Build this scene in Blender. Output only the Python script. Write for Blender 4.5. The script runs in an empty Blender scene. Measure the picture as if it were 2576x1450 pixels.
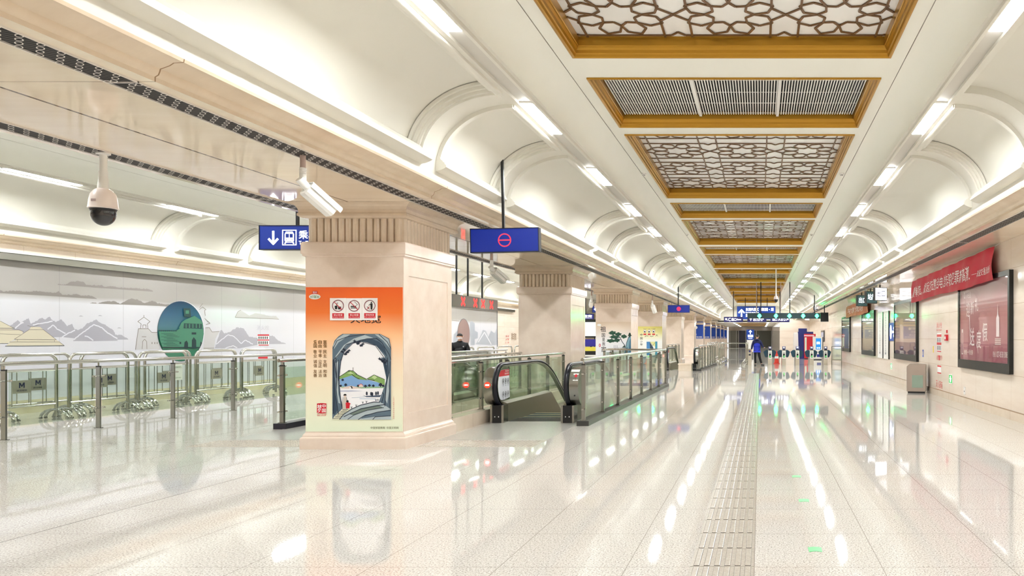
import bpy, bmesh, math, random
from mathutils import Vector, Matrix
random.seed(7)
sc = bpy.context.scene
COL = sc.collection
PI = math.pi
# ---------------- camera (image taken as 2576x1450, focal length 1900 px) ----------------
FPX, VX, VY, EYE = 1900.0, 1912.0, 850.0, 1.6
cd = bpy.data.cameras.new('camera'); cam = bpy.data.objects.new('camera', cd); COL.objects.link(cam)
cd.sensor_fit = 'HORIZONTAL'; cd.sensor_width = 36.0; cd.lens = 36.0 * FPX / 2576
cd.shift_x = -(VX - 1288) / 2576; cd.shift_y = (VY - 725) / 2576
cd.clip_start = 0.05; cd.clip_end = 400
cam.location = (0, 0, EYE); cam.rotation_euler = (PI / 2, 0, 0)
sc.camera = cam
# ---------------- world, exposure, light levels ----------------
w = bpy.data.worlds.new('world'); sc.world = w; w.use_nodes = True
w.node_tree.nodes['Background'].inputs[0].default_value = (1.0, 0.98, 0.96, 1)
w.node_tree.nodes['Background'].inputs[1].default_value = 0.35
LAMP = 34.0          # emission of the recessed ceiling lights
sc.view_settings.view_transform = 'Standard'; sc.view_settings.look = 'None'
sc.view_settings.gamma = 1.0; sc.view_settings.use_curve_mapping = False
sc.view_settings.exposure = 1.7
cy = sc.cycles
cy.use_denoising = True; cy.max_bounces = 9; cy.diffuse_bounces = 5; cy.glossy_bounces = 4
cy.transmission_bounces = 4; cy.transparent_max_bounces = 24
cy.caustics_reflective = False; cy.caustics_refractive = False; cy.sample_clamp_indirect = 6.0

# ---------------- materials ----------------
def lin(c):
    return tuple((x / 12.92 if x <= 0.04045 else ((x + 0.055) / 1.055) ** 2.4) for x in c)
def rgb(r, g, b):
    return lin((r / 255, g / 255, b / 255)) + (1,)
MATS = {}
def mat(name, col=(200, 200, 200), rough=0.5, metal=0.0, emit=0.0, ecol=None, spec=0.5, coat=0.0, bump=None, sampling=None):
    if name in MATS: return MATS[name]
    m = bpy.data.materials.new(name); m.use_nodes = True
    b = m.node_tree.nodes['Principled BSDF']
    b.inputs['Base Color'].default_value = rgb(*col); b.inputs['Roughness'].default_value = rough
    b.inputs['Metallic'].default_value = metal; b.inputs['Specular IOR Level'].default_value = spec
    b.inputs['Coat Weight'].default_value = coat; b.inputs['Coat Roughness'].default_value = 0.04
    if emit:
        b.inputs['Emission Color'].default_value = rgb(*(ecol or col)); b.inputs['Emission Strength'].default_value = emit
    if sampling: m.cycles.emission_sampling = sampling
    MATS[name] = m
    return m
class NT:
    def __init__(s, m): s.t = m.node_tree; s.b = s.t.nodes['Principled BSDF']
    def n(s, typ, **kw):
        x = s.t.nodes.new(typ)
        for k, v in kw.items(): setattr(x, k, v)
        return x
    def l(s, a, b): s.t.links.new(a, b)
    def math(s, op, a, b=None, c=None):
        x = s.n('ShaderNodeMath', operation=op)
        for i, v in enumerate((a, b, c)):
            if v is None: continue
            if hasattr(v, 'is_linked') or hasattr(v, 'links'): s.l(v, x.inputs[i])
            else: x.inputs[i].default_value = v
        return x.outputs[0]
    def xyz(s):
        g = s.n('ShaderNodeNewGeometry'); p = s.n('ShaderNodeSeparateXYZ'); s.l(g.outputs['Position'], p.inputs[0])
        return g.outputs['Position'], p.outputs
    def seam(s, v, sp, off, wd):
        f = s.math('FRACT', s.math('DIVIDE', s.math('SUBTRACT', v, off), sp))
        d = s.math('ABSOLUTE', s.math('SUBTRACT', f, 0.5))
        return s.math('GREATER_THAN', d, 0.5 - wd / (2 * sp))
    def noise(s, vec, scale, detail=3, rough=0.6, stretch=None):
        if stretch:
            mp = s.n('ShaderNodeMapping'); mp.inputs['Scale'].default_value = stretch; s.l(vec, mp.inputs[0]); vec = mp.outputs[0]
        x = s.n('ShaderNodeTexNoise'); x.inputs['Scale'].default_value = scale; x.inputs['Detail'].default_value = detail
        x.inputs['Roughness'].default_value = rough; s.l(vec, x.inputs['Vector']); return x.outputs['Fac']
    def ramp(s, fac, stops):
        r = s.n('ShaderNodeValToRGB'); el = r.color_ramp.elements
        while len(el) < len(stops): el.new(0.5)
        for e, (p, c) in zip(el, stops): e.position = p; e.color = rgb(*c)
        s.l(fac, r.inputs[0]); return r.outputs[0]
    def mix(s, fac, a, b):
        x = s.n('ShaderNodeMix', data_type='RGBA')
        for i, v in ((0, fac), (6, a), (7, b)):
            if isinstance(v, (float, int)): x.inputs[i].default_value = v
            elif isinstance(v, tuple): x.inputs[i].default_value = rgb(*v)
            else: s.l(v, x.inputs[i])
        return x.outputs[2]

def stone(name, c0, c1, rough=0.12, seams=(), seamcol=(150, 130, 110), scale=2.2, stretch=(1, 1, 1), vein=0.35):
    m = mat(name, c1, rough); t = NT(m); pos, p = t.xyz()
    a = t.noise(pos, scale, 6, 0.62, stretch); f = t.noise(pos, scale * 18, 3, 0.6, stretch)
    col = t.ramp(a, [(0.3, c0), (0.7, c1)])
    col = t.mix(t.math('MULTIPLY', f, vein), col, c0)
    if seams:
        k = None
        for ax, sp, off, wd in seams:
            q = t.seam(p[ax], sp, off, wd); k = q if k is None else t.math('MAXIMUM', k, q)
        col = t.mix(k, col, seamcol)
    t.l(col, t.b.inputs['Base Color'])
    return m

# polished granite floor with tile joints
M_floor = mat('granite_floor', (200, 195, 185), 0.07, spec=0.27); t = NT(M_floor); pos, p = t.xyz()
sp1 = t.noise(pos, 75, 2, 0.7); sp2 = t.noise(pos, 220, 2, 0.7); big = t.noise(pos, 0.6, 3)
col = t.ramp(sp1, [(0.32, (126, 118, 110)), (0.45, (201, 196, 190)), (0.6, (222, 219, 214)), (0.72, (240, 239, 236))])
col = t.mix(t.math('MULTIPLY', t.math('GREATER_THAN', sp2, 0.62), 0.35), col, (158, 145, 130))
col = t.mix(t.math('MULTIPLY', big, 0.12), col, (205, 196, 184))
k = t.math('MAXIMUM', t.seam(p[0], 0.89, -0.04, 0.006), t.seam(p[1], 0.89, 6.156, 0.006))
k2 = t.seam(p[0], 100, -5.93, 0.014)
col = t.mix(t.math('MULTIPLY', k, 0.6), col, (120, 108, 96)); col = t.mix(t.math('MULTIPLY', k2, 0.8), col, (80, 72, 66))
t.l(col, t.b.inputs['Base Color'])
r = t.noise(pos, 1.1, 2); t.l(t.math('MULTIPLY_ADD', r, 0.03, 0.024), t.b.inputs['Roughness'])

CREAM0, CREAM1 = (230, 214, 198), (243, 232, 219)
M_wall = stone('wall_limestone', CREAM0, CREAM1, 0.10, ((2, 0.695, 0.17, 0.008), (1, 1.2, 0.35, 0.007)), (196, 172, 148), 1.1, (0.5, 0.5, 3))
M_base = stone('skirting_stone', (216, 200, 180), (232, 219, 203), 0.12, ((1, 1.2, 0.35, 0.008),), (170, 146, 120))
M_col = stone('column_limestone', (225, 206, 190), (238, 223, 209), 0.13, scale=3)
M_reed = stone('reeded_limestone', (212, 193, 170), (226, 209, 188), 0.22, scale=4)
M_soffit = stone('soffit_limestone', (236, 218, 194), (246, 232, 212), 0.06, ((0, 100, -5.85, 0.03), (1, 4.79, 0.9, 0.006)), (118, 88, 60), 1.0, (0.6, 3, 1))
M_cornice = stone('cornice_limestone', (214, 194, 168), (228, 211, 187), 0.25, ((1, 4.79, 0.9, 0.012),), (150, 122, 92), 1.2, (0.5, 2, 0.5))
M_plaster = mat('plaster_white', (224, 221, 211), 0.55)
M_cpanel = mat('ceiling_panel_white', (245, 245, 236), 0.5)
M_chan = mat('light_channel_grey', (208, 204, 196), 0.6)
M_lamp = mat('lamp_diffuser', (255, 255, 255), 0.4, emit=LAMP, ecol=(247, 251, 252))
M_gold = mat('gold_paint', (186, 138, 42), 0.3, metal=0.55)
M_lat = mat('lattice_bronze', (112, 78, 42), 0.45)
M_latback = mat('coffer_backing', (244, 243, 240), 0.25, spec=0.4)
M_white = mat('white_paint', (238, 237, 233), 0.4)
M_black = mat('black_plastic', (16, 17, 20), 0.35)
M_dark = mat('dark_void', (30, 28, 27), 0.7)
M_steel = mat('brushed_steel', (160, 160, 154), 0.24, metal=1.0)
M_chrome = mat('polished_steel', (194, 194, 188), 0.13, metal=1.0)
M_rubber = mat('handrail_rubber', (16, 18, 30), 0.28)
M_navy = mat('sign_navy', (28, 26, 110), 0.35)
M_blue = mat('sign_blue', (14, 66, 168), 0.35)
M_txtw = mat('sign_white_lit', (250, 250, 255), 0.5, emit=1.1)
M_ink = mat('ink_black', (22, 20, 20), 0.5)
M_red = mat('print_red', (206, 24, 44), 0.45)
M_paper = mat('print_white', (244, 243, 242), 0.45)
M_greygran = stone('landing_plate', (176, 174, 170), (196, 193, 188), 0.16, scale=40)
def glass(name, tint, refl=0.09):
    m = bpy.data.materials.new(name); m.use_nodes = True; nt = m.node_tree; nt.nodes.clear()
    o = nt.nodes.new('ShaderNodeOutputMaterial'); a = nt.nodes.new('ShaderNodeBsdfTransparent'); g = nt.nodes.new('ShaderNodeBsdfGlossy')
    a.inputs[0].default_value = rgb(*tint); g.inputs['Roughness'].default_value = 0.02; g.inputs[0].default_value = (1, 1, 1, 1)
    lw = nt.nodes.new('ShaderNodeLayerWeight'); lw.inputs[0].default_value = 0.5
    pw = nt.nodes.new('ShaderNodeMath'); pw.operation = 'POWER'; pw.inputs[1].default_value = 5.0; nt.links.new(lw.outputs['Facing'], pw.inputs[0])
    fr = nt.nodes.new('ShaderNodeMath'); fr.operation = 'MULTIPLY_ADD'; fr.inputs[1].default_value = 0.9; fr.inputs[2].default_value = refl * 0.45; nt.links.new(pw.outputs[0], fr.inputs[0])
    mx = nt.nodes.new('ShaderNodeMixShader'); nt.links.new(fr.outputs[0], mx.inputs[0])
    nt.links.new(a.outputs[0], mx.inputs[1]); nt.links.new(g.outputs[0], mx.inputs[2]); nt.links.new(mx.outputs[0], o.inputs[0])
    MATS[name] = m; return m
M_glass = glass('green_tinted_glass', (238, 245, 238)); 
M_dglass = glass('dark_green_glass', (196, 214, 200))

# ---------------- mesh builder ----------------
class MB:
    def __init__(s, m=None): s.v = []; s.f = []; s.mi = []; s.ms = []; s.cur = 0; s.sm = []; s.smooth = False; s.use(m) if m else None
    def use(s, m):
        if m not in s.ms: s.ms.append(m)
        s.cur = s.ms.index(m); return s
    def face(s, idx): s.f.append(idx); s.mi.append(s.cur); s.sm.append(s.smooth)
    def poly(s, pts):
        n = len(s.v); s.v += [tuple(p) for p in pts]; s.face(list(range(n, n + len(pts)))); return s
    def box(s, x0, x1, y0, y1, z0, z1):
        n = len(s.v)
        s.v += [(x0, y0, z0), (x1, y0, z0), (x1, y1, z0), (x0, y1, z0), (x0, y0, z1), (x1, y0, z1), (x1, y1, z1), (x0, y1, z1)]
        for q in ((0, 3, 2, 1), (4, 5, 6, 7), (0, 1, 5, 4), (1, 2, 6, 5), (2, 3, 7, 6), (3, 0, 4, 7)): s.face([n + i for i in q])
        return s
    def obox(s, c, ex, ey, ez, h):
        """oriented box: centre, three unit axes, half sizes"""
        c, ex, ey, ez = map(Vector, (c, ex, ey, ez)); n = len(s.v)
        for sz in (-1, 1):
            for sx, sy in ((-1, -1), (1, -1), (1, 1), (-1, 1)):
                s.v.append(tuple(c + ex * h[0] * sx + ey * h[1] * sy + ez * h[2] * sz))
        for q in ((0, 3, 2, 1), (4, 5, 6, 7), (0, 1, 5, 4), (1, 2, 6, 5), (2, 3, 7, 6), (3, 0, 4, 7)): s.face([n + i for i in q])
        return s
    def bar(s, a, b, w, h, up=(0, 0, 1)):
        a, b = Vector(a), Vector(b); d = b - a; L = d.length; d.normalize(); u = Vector(up)
        x = d.cross(u); x = x.normalized() if x.length > 1e-6 else Vector((1, 0, 0)); u = x.cross(d)
        return s.obox((a + b) / 2, d, x, u, (L / 2, w / 2, h / 2))
    def rings(s, rs, cap0=True, cap1=True, closed=False):
        k = len(rs[0]); n = len(s.v); sm = s.smooth
        for r in rs: s.v += [tuple(p) for p in r]
        m = len(rs)
        for i in range(m if closed else m - 1):
            a, b = n + i * k, n + ((i + 1) % m) * k
            for j in range(k): s.face([a + j, a + (j + 1) % k, b + (j + 1) % k, b + j])
        s.smooth = False
        if not closed:
            if cap0: s.face([n + j for j in range(k)][::-1])
            if cap1: s.face([n + (m - 1) * k + j for j in range(k)])
        s.smooth = sm
        return s
    def tube(s, pts, r, n=8, cap=True, rr=None, flat=None):
        pts = [Vector(p) for p in pts]; rs = []; up = None; s.smooth = True
        for i, p in enumerate(pts):
            d = (pts[min(i + 1, len(pts) - 1)] - pts[max(i - 1, 0)]).normalized()
            if up is None:
                up = Vector((0, 0, 1)) if abs(d.z) < 0.9 else Vector((0, 1, 0))
            x = d.cross(up)
            if x.length < 1e-4: x = d.orthogonal()
            x.normalize(); y = x.cross(d).normalized(); up = y
            q = rr[i] if rr else r
            fx, fy = flat or (1, 1)
            rs.append([p + x * q * fx * math.cos(2 * PI * j / n) + y * q * fy * math.sin(2 * PI * j / n) for j in range(n)])
        s.rings(rs, cap, cap); s.smooth = False; return s
    def cyl(s, a, b, r, n=12, r1=None): return s.tube([a, b], r, n, rr=[r, r if r1 is None else r1])
    def lathe(s, prof, c=(0, 0, 0), n=20, ax=None, cap=True):
        c = Vector(c); R = ax or Matrix.Identity(3); s.smooth = True
        s.rings([[c + R @ Vector((r * math.cos(2 * PI * j / n), r * math.sin(2 * PI * j / n), z)) for j in range(n)] for r, z in prof], cap, cap)
        s.smooth = False; return s
    def loft(s, hx, hy, prof, c=(0, 0, 0)):
        """rectangular stack: prof = (offset, z)"""
        s.rings([[(c[0] + a * (hx + o), c[1] + b * (hy + o), c[2] + z) for a, b in ((-1, -1), (1, -1), (1, 1), (-1, 1))] for o, z in prof]); return s
    def prism(s, pts, fn, a0, a1):
        """2-D outline swept from a0 to a1; fn(p, a) -> 3-D point"""
        return s.rings([[fn(p, a0) for p in pts], [fn(p, a1) for p in pts]])
    def strip(s, rows):
        n = len(s.v); k = len(rows[0])
        for r in rows: s.v += [tuple(p) for p in r]
        for i in range(len(rows) - 1):
            for j in range(k - 1): s.face([n + i * k + j, n + i * k + j + 1, n + (i + 1) * k + j + 1, n + (i + 1) * k + j])
        return s
    def build(s, name, parent=None, world=False):
        me = bpy.data.meshes.new(name)
        v = s.v
        if parent is not None and world:
            L = parent.location; v = [(a - L[0], b - L[1], c - L[2]) for a, b, c in v]
        me.from_pydata(v, [], s.f)
        for m in s.ms: me.materials.append(m)
        me.polygons.foreach_set('material_index', s.mi); me.polygons.foreach_set('use_smooth', s.sm)
        me.update()
        if any(s.sm): me.set_sharp_from_angle(angle=math.radians(42))
        o = bpy.data.objects.new(name, me); COL.objects.link(o)
        if parent is not None: o.parent = parent
        return o

# text -> triangles
_tx = {}
def text_mesh(s, bold=0.0):
    bold = min(bold, .008)
    key = (s, bold)
    if key not in _tx:
        c = bpy.data.curves.new('t', 'FONT'); c.body = s; c.offset = bold; c.resolution_u = 2
        o = bpy.data.objects.new('t', c); COL.objects.link(o); me = bpy.data.meshes.new_from_object(o)
        vs = [(q.co.x, q.co.y) for q in me.vertices]; fs = [list(p.vertices) for p in me.polygons]
        bpy.data.objects.remove(o); bpy.data.curves.remove(c); bpy.data.meshes.remove(me)
        xs = [q[0] for q in vs] or [0]; ys = [q[1] for q in vs] or [0]
        _tx[key] = (vs, fs, min(xs), max(xs), min(ys), max(ys))
    return _tx[key]
class Art(MB):
    """flat print: map2(u, v, layer) gives the 3-D point"""
    def __init__(s, fn, gap=0.0015): super().__init__(); s.base = fn; s.gap = .001
    def fn(s, a, b, g): return s.base(a, b, g + len(s.f) * 3e-6)
    def pg(s, m, pts, layer=1): s.use(m); s.poly([s.fn(a, b, layer * s.gap) for a, b in pts]); return s
    def rect(s, m, a0, b0, a1, b1, layer=1): return s.pg(m, [(a0, b0), (a1, b0), (a1, b1), (a0, b1)], layer)
    def ell(s, m, a, b, ra, rb, layer=1, n=28): return s.pg(m, [(a + ra * math.cos(2 * PI * i / n), b + rb * math.sin(2 * PI * i / n)) for i in range(n)], layer)
    def ring(s, m, a, b, ra, rb, w, layer=1, n=28):
        s.use(m)
        for i in range(n):
            q = [2 * PI * i / n, 2 * PI * (i + 1) / n]
            s.poly([s.fn(a + (ra - d) * math.cos(k), b + (rb - d) * math.sin(k), layer * s.gap) for k, d in ((q[0], 0), (q[1], 0), (q[1], w), (q[0], w))])
        return s
    def line(s, m, pts, w, layer=1, w1=None):
        s.use(m); n = len(pts)
        for i in range(n - 1):
            (a, b), (c, d) = pts[i], pts[i + 1]; L = math.hypot(c - a, d - b) or 1
            wa = w if w1 is None else w + (w1 - w) * i / (n - 1); wb = w if w1 is None else w + (w1 - w) * (i + 1) / (n - 1)
            nx, ny = -(d - b) / L / 2, (c - a) / L / 2
            s.poly([s.fn(a + nx * wa, b + ny * wa, layer * s.gap), s.fn(a - nx * wa, b - ny * wa, layer * s.gap), s.fn(c - nx * wb, d - ny * wb, layer * s.gap), s.fn(c + nx * wb, d + ny * wb, layer * s.gap)])
        return s
    def text(s, m, txt, a0, b0, a1, b1, layer=1, bold=0.0):
        """fit txt into the box whose lower-left is (a0,b0) and upper-right (a1,b1)"""
        vs, fs, x0, x1, y0, y1 = text_mesh(txt, bold); s.use(m); n = len(s.v)
        sx, sy = (a1 - a0) / max(x1 - x0, 1e-6), (b1 - b0) / max(y1 - y0, 1e-6)
        s.v += [tuple(s.fn(a0 + (x - x0) * sx, b0 + (y - y0) * sy, layer * s.gap)) for x, y in vs]
        for f in fs: s.face([n + i for i in f])
        return s
def front(Y):      # print facing the camera at depth Y, photo pixels
    return lambda a, b, g: ((a - VX) * Y / FPX, Y - g, EYE - (b - VY) * Y / FPX)
def frontm(Y):     # same, metres
    return lambda a, b, g: (a, Y - g, b)
def sidep(X):      # print on a wall at x = X, photo pixels
    sg = -1 if X > 0 else 1
    def f(a, b, g):
        Y = X * FPX / (a - VX); return (X + sg * g, Y, EYE - (b - VY) * Y / FPX)
    return f
def sidem(X):      # metres (y, z)
    sg = -1 if X > 0 else 1
    return lambda a, b, g: (X + sg * g, a, b)

# ---------------- scene bookkeeping ----------------
def tag(o, label, cat, group=None, kind=None):
    o['label'] = label; o['category'] = cat
    if group: o['group'] = group
    if kind: o['kind'] = kind
    return o
def thing(name, label, cat, loc=(0, 0, 0), rz=0.0, group=None, kind=None):
    o = bpy.data.objects.new(name, None); COL.objects.link(o); o.empty_display_size = 0.1
    o.location = loc; o.rotation_euler = (0, 0, rz); return tag(o, label, cat, group, kind)
def struct(o, label=None, cat=None):
    o['kind'] = 'structure'
    if label: o['label'] = label
    if cat: o['category'] = cat
    return o
def dup(root, loc, rz=None, label=None, group=None):
    r = root.copy(); COL.objects.link(r); r.location = loc
    if rz is not None: r.rotation_euler = (0, 0, rz)
    if label: r['label'] = label
    if group: r['group'] = group
    def rec(a, b):
        for ch in list(a.children):
            c = ch.copy(); COL.objects.link(c); c.parent = b; rec(ch, c)
    rec(root, r); return r
ORD = 'first second third fourth fifth sixth seventh eighth ninth tenth eleventh twelfth thirteenth fourteenth fifteenth sixteenth seventeenth eighteenth nineteenth twentieth'.split()
def od(i): return ORD[i] if i < 20 else ('twenty-' + ORD[i - 20] if i < 29 else 'thirtieth')
# =====================================================================
# STRUCTURE
# =====================================================================
PER = 9.58                 # column bay
C1, C2 = -0.357, -11.303   # centre lines of the near hall and of the hall beyond the columns
YN, YF, YE = -4.0, 84.0, 125.0
XR, XL = 4.9, -15.55
ZS = 3.53                  # underside of the stone beams
# floor with openings for the escalators
holes = [(-4.92, -3.6, 15.0, 25.0), (-8.06, -6.74, 15.0, 25.0), (-4.55, -3.1, 37.6, 47.0)]
xs = sorted({-15.6, 5.0} | {h[0] for h in holes} | {h[1] for h in holes}); ys = sorted({YN, YE + 1} | {h[2] for h in holes} | {h[3] for h in holes})
mb = MB(M_floor)
for i in range(len(xs) - 1):
    for j in range(len(ys) - 1):
        cx, cyy = (xs[i] + xs[i + 1]) / 2, (ys[j] + ys[j + 1]) / 2
        if any(h[0] < cx < h[1] and h[2] < cyy < h[3] for h in holes): continue
        mb.poly([(xs[i], ys[j], 0), (xs[i + 1], ys[j], 0), (xs[i + 1], ys[j + 1], 0), (xs[i], ys[j + 1], 0)])
struct(mb.build('floor'))
# shafts below the floor
mb = MB(stone('shaft_stone', (196, 184, 164), (214, 203, 186), 0.3))
for x0, x1, y0, y1 in holes:
    z = -4.5
    mb.poly([(x0, y0, z), (x0, y1 + 3, z), (x0, y1 + 3, 0 - 0.001), (x0, y0, -0.001)]); mb.poly([(x1, y0, z), (x1, y1 + 3, z), (x1, y1 + 3, -0.001), (x1, y0, -0.001)])
    mb.poly([(x0, y1, -0.001), (x1, y1, -0.001), (x1, y1, -1.0), (x0, y1, -1.0)]); mb.poly([(x0, y1, -1.0), (x1, y1, -1.0), (x1, y1 + 3, -1.0), (x0, y1 + 3, -1.0)])
    mb.poly([(x0, y0, z), (x1, y0, z), (x1, y1 + 3, z), (x0, y1 + 3, z)]); mb.poly([(x0, y1 + 3, z), (x1, y1 + 3, z), (x1, y1 + 3, -1), (x0, y1 + 3, -1)])
struct(mb.build('floor_escalator_shafts'))
# walls
mb = MB(M_wall).box(XR, XR + .2, YN, 75, 0, ZS + .05); struct(mb.build('wall_right'))
mb = MB(M_base).box(XR - 0.02, XR, YN, 75, 0, 0.165); mb.use(mat('joint_brown', (150, 122, 92), 0.6)).box(XR - 0.012, XR, YN, 75, 0.165, 0.178); struct(mb.build('baseboard_right'))  # skirting with a thin brown joint line along its top
mb = MB(M_wall).box(1.95, XR, 75, 75.3, 0, 3.3).box(1.95, 2.1, 75.3, YE, 0, 3.3); struct(mb.build('wall_far_right'))
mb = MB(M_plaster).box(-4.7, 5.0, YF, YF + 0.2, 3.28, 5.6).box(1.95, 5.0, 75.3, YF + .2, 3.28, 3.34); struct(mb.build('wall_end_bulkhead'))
mb = MB(stone('end_wall_grey', (120, 120, 108), (142, 141, 130), 0.25)).poly([(-5.2, YE, 0), (2, YE, 0), (2, YE, 3.5), (-5.2, YE, 3.5)]); mb.use(M_wall).box(-5.2, 2, YE - .2, YE - 0.01, 2.75, 3.4); struct(mb.build('wall_far_end'))
mb = MB(M_wall).poly([(-15.6, 75, 0), (-6.6, 75, 0), (-6.6, 75, 5.5), (-15.6, 75, 5.5)]); mb.poly([(-7.1, 75, 0), (-7.1, YE, 0), (-7.1, YE, 3.6), (-7.1, 75, 3.6)]); struct(mb.build('wall_hall_end'))
mb = MB(M_wall).poly([(-15.7, YN, 0), (5, YN, 0), (5, YN, 5.6), (-15.7, YN, 5.6)]); struct(mb.build('wall_back'))
mb = MB(M_wall).box(XL - .2, XL, YN, 75, 0, ZS); struct(mb.build('wall_left'))
mb = MB(stone('plinth_cream', (214, 203, 172), (232, 224, 198), 0.15)).box(XL, XL + 0.06, YN, 75, 0, 0.28); struct(mb.build('baseboard_left'))
mb = MB(M_steel).box(XL, XL + 0.14, YN, 47.5, 3.2, 3.34).use(M_white).box(XL, XL + 0.2, YN, 47.5, 3.34, 3.37); struct(mb.build('trim_1'))
# corridor ceiling beyond the bulkhead
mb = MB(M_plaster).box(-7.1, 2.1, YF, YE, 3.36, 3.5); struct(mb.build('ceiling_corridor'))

def ell(cx, cz, rx, rz, n=16, a0=0.0, a1=PI / 2):
    return [(cx + rx * math.cos(a0 + (a1 - a0) * i / n), cz + rz * math.sin(a0 + (a1 - a0) * i / n)) for i in range(n + 1)]
RIB = ell(2.98, 3.90, 1.033, 0.85); REC = ell(2.98, 3.90, 1.133, 0.95)
NA = [(10.2 + PER * k, 12.6 + PER * k) for k in range(-2, 8)]; WA = [(13.05 + PER * k, 19.3 + PER * k) for k in range(-2, 8)]
ALC = sorted([a for a in NA + WA if a[0] > YN and a[1] < YF])
def ceiling(c, name, y1):
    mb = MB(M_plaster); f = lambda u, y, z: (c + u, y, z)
    for s in (-1, 1):
        def ext(prof, a, b, smooth=False):
            mb.smooth = smooth; mb.strip([[f(s * u, a, z) for u, z in prof], [f(s * u, b, z) for u, z in prof]]); mb.smooth = False
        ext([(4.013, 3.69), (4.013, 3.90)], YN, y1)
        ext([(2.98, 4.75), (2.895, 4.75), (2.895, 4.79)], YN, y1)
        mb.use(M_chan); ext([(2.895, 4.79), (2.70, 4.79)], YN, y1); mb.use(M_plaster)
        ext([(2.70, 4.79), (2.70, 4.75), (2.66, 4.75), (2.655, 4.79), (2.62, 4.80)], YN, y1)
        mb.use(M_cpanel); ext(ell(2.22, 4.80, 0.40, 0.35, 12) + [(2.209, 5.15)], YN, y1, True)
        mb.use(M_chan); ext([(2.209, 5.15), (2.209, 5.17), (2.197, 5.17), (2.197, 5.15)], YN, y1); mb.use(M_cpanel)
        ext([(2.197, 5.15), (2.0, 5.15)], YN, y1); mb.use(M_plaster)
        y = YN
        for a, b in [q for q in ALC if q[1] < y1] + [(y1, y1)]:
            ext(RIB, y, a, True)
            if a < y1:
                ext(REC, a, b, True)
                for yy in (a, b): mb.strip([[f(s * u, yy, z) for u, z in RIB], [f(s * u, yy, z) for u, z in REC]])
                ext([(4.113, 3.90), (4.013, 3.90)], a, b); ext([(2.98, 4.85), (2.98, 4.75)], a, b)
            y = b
    # flat field with openings for the coffers
    op = sorted([(max(YN, 13.17 + PER * k), 19.12 + PER * k) for k in range(-2, 8)] + [(10.3 + PER * k, 12.7 + PER * k) for k in range(-2, 8)])
    op = [q for q in op if q[0] > YN - .01 and q[1] < y1]; y = YN
    mb.use(M_cpanel)
    if c < -5: op = []
    for a, b in op + [(y1, y1)]:
        mb.poly([f(-2.0, y, 5.15), f(2.0, y, 5.15), f(2.0, a, 5.15), f(-2.0, a, 5.15)]); y = b
    return struct(mb.build(name))
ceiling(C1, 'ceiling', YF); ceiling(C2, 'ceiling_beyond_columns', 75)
# raised plaster mouldings round each alcove
def alcove_trim(L):
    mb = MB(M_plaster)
    for e in (0, 1):
        for y0, y1, d0, d1 in ((-0.02, 0.08, 0.05, -0.09), (0.08, 0.13, 0.025, -0.09), (0.13, 0.18, -0.01, -0.09), (0.18, 0.22, -0.05, -0.09)):
            ya, yb = (y0, y1) if e == 0 else (L - y1, L - y0); rows = []
            for i in range(19):
                a = PI / 2 * i / 18; cc, ss = math.cos(a), math.sin(a)
                rows.append([(2.98 + (1.033 - d) * cc, y, 3.90 + (0.85 - d) * ss) for y, d in ((ya, d0), (yb, d0), (yb, d1), (ya, d1))])
            mb.smooth = True; mb.rings(rows); mb.smooth = False
    sill = [(4.02, 3.845), (3.96, 3.855), (3.90, 3.88), (3.87, 3.90), (3.87, 3.93), (3.89, 3.94), (3.89, 3.96), (3.915, 3.97), (3.915, 3.985), (3.94, 4.0), (3.955, 4.03), (3.97, 4.05), (4.10, 4.05)]
    mb.prism(sill, lambda p, a: (p[0], a, p[1]), -0.03, L + 0.03)
    top = [(2.96, 4.75), (2.96, 4.715), (2.99, 4.70), (3.02, 4.70), (3.05, 4.725), (3.09, 4.735), (3.09, 4.80), (2.96, 4.80)]
    mb.prism(top, lambda p, a: (p[0], a, p[1]), 0.0, L)
    return mb
tr = {}; n = 2
for c, side, y1 in ((C1, -1, YF), (C1, 1, YF), (C2, -1, 60), (C2, 1, 30)):
    for a, b in ALC:
        if b > y1 or a < (6 if c > -5 and side > 0 else (-1 if c > -5 else 3)): continue
        key = round(b - a, 2)
        if key not in tr: tr[key] = alcove_trim(b - a).build('trim_%d' % n)
        o = tr[key] if tr[key].get('kind') is None else tr[key].copy()
        if o.name not in COL.objects: COL.objects.link(o)
        o.name = 'trim_%d' % n; n += 1
        o.location = (c, a, 0); o.rotation_euler = (0, 0, 0)
        if side < 0: o.rotation_euler = (0, 0, PI); o.location = (c, b, 0)
        struct(o)
# stone beams / cornices
COR = [(4.20, ZS), (4.20, 3.565), (4.175, 3.58), (4.165, 3.605), (4.16, 3.625), (4.13, 3.635), (4.09, 3.65), (4.06, 3.67), (3.985, 3.675), (3.98, 3.70), (4.015, 3.70)]
def beam(name, cs, x0, x1, y1):
    mb = MB(M_soffit).poly([(x0, YN, ZS), (x1, YN, ZS), (x1, y1, ZS), (x0, y1, ZS)]); mb.use(M_cornice); mb.smooth = True
    for c, s in cs: mb.strip([[(c + s * u, YN, z) for u, z in COR], [(c + s * u, y1, z) for u, z in COR]])
    mb.smooth = False
    return struct(mb.build(name))
beam('beam', [(C1, -1), (C2, 1)], C2 + 4.20, C1 - 4.20, YE); beam('beam_right', [(C1, 1)], C1 + 4.20, XR, YF); beam('beam_left', [(C2, -1)], XL, C2 - 4.20, 75)
mb = MB(M_greygran).box(-5.04, -3.34, 11.8, 15.0, 0, 0.004).box(-8.32, -6.62, 11.8, 15.0, 0, 0.004); struct(mb.build('floor_landing_plates'))

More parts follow.
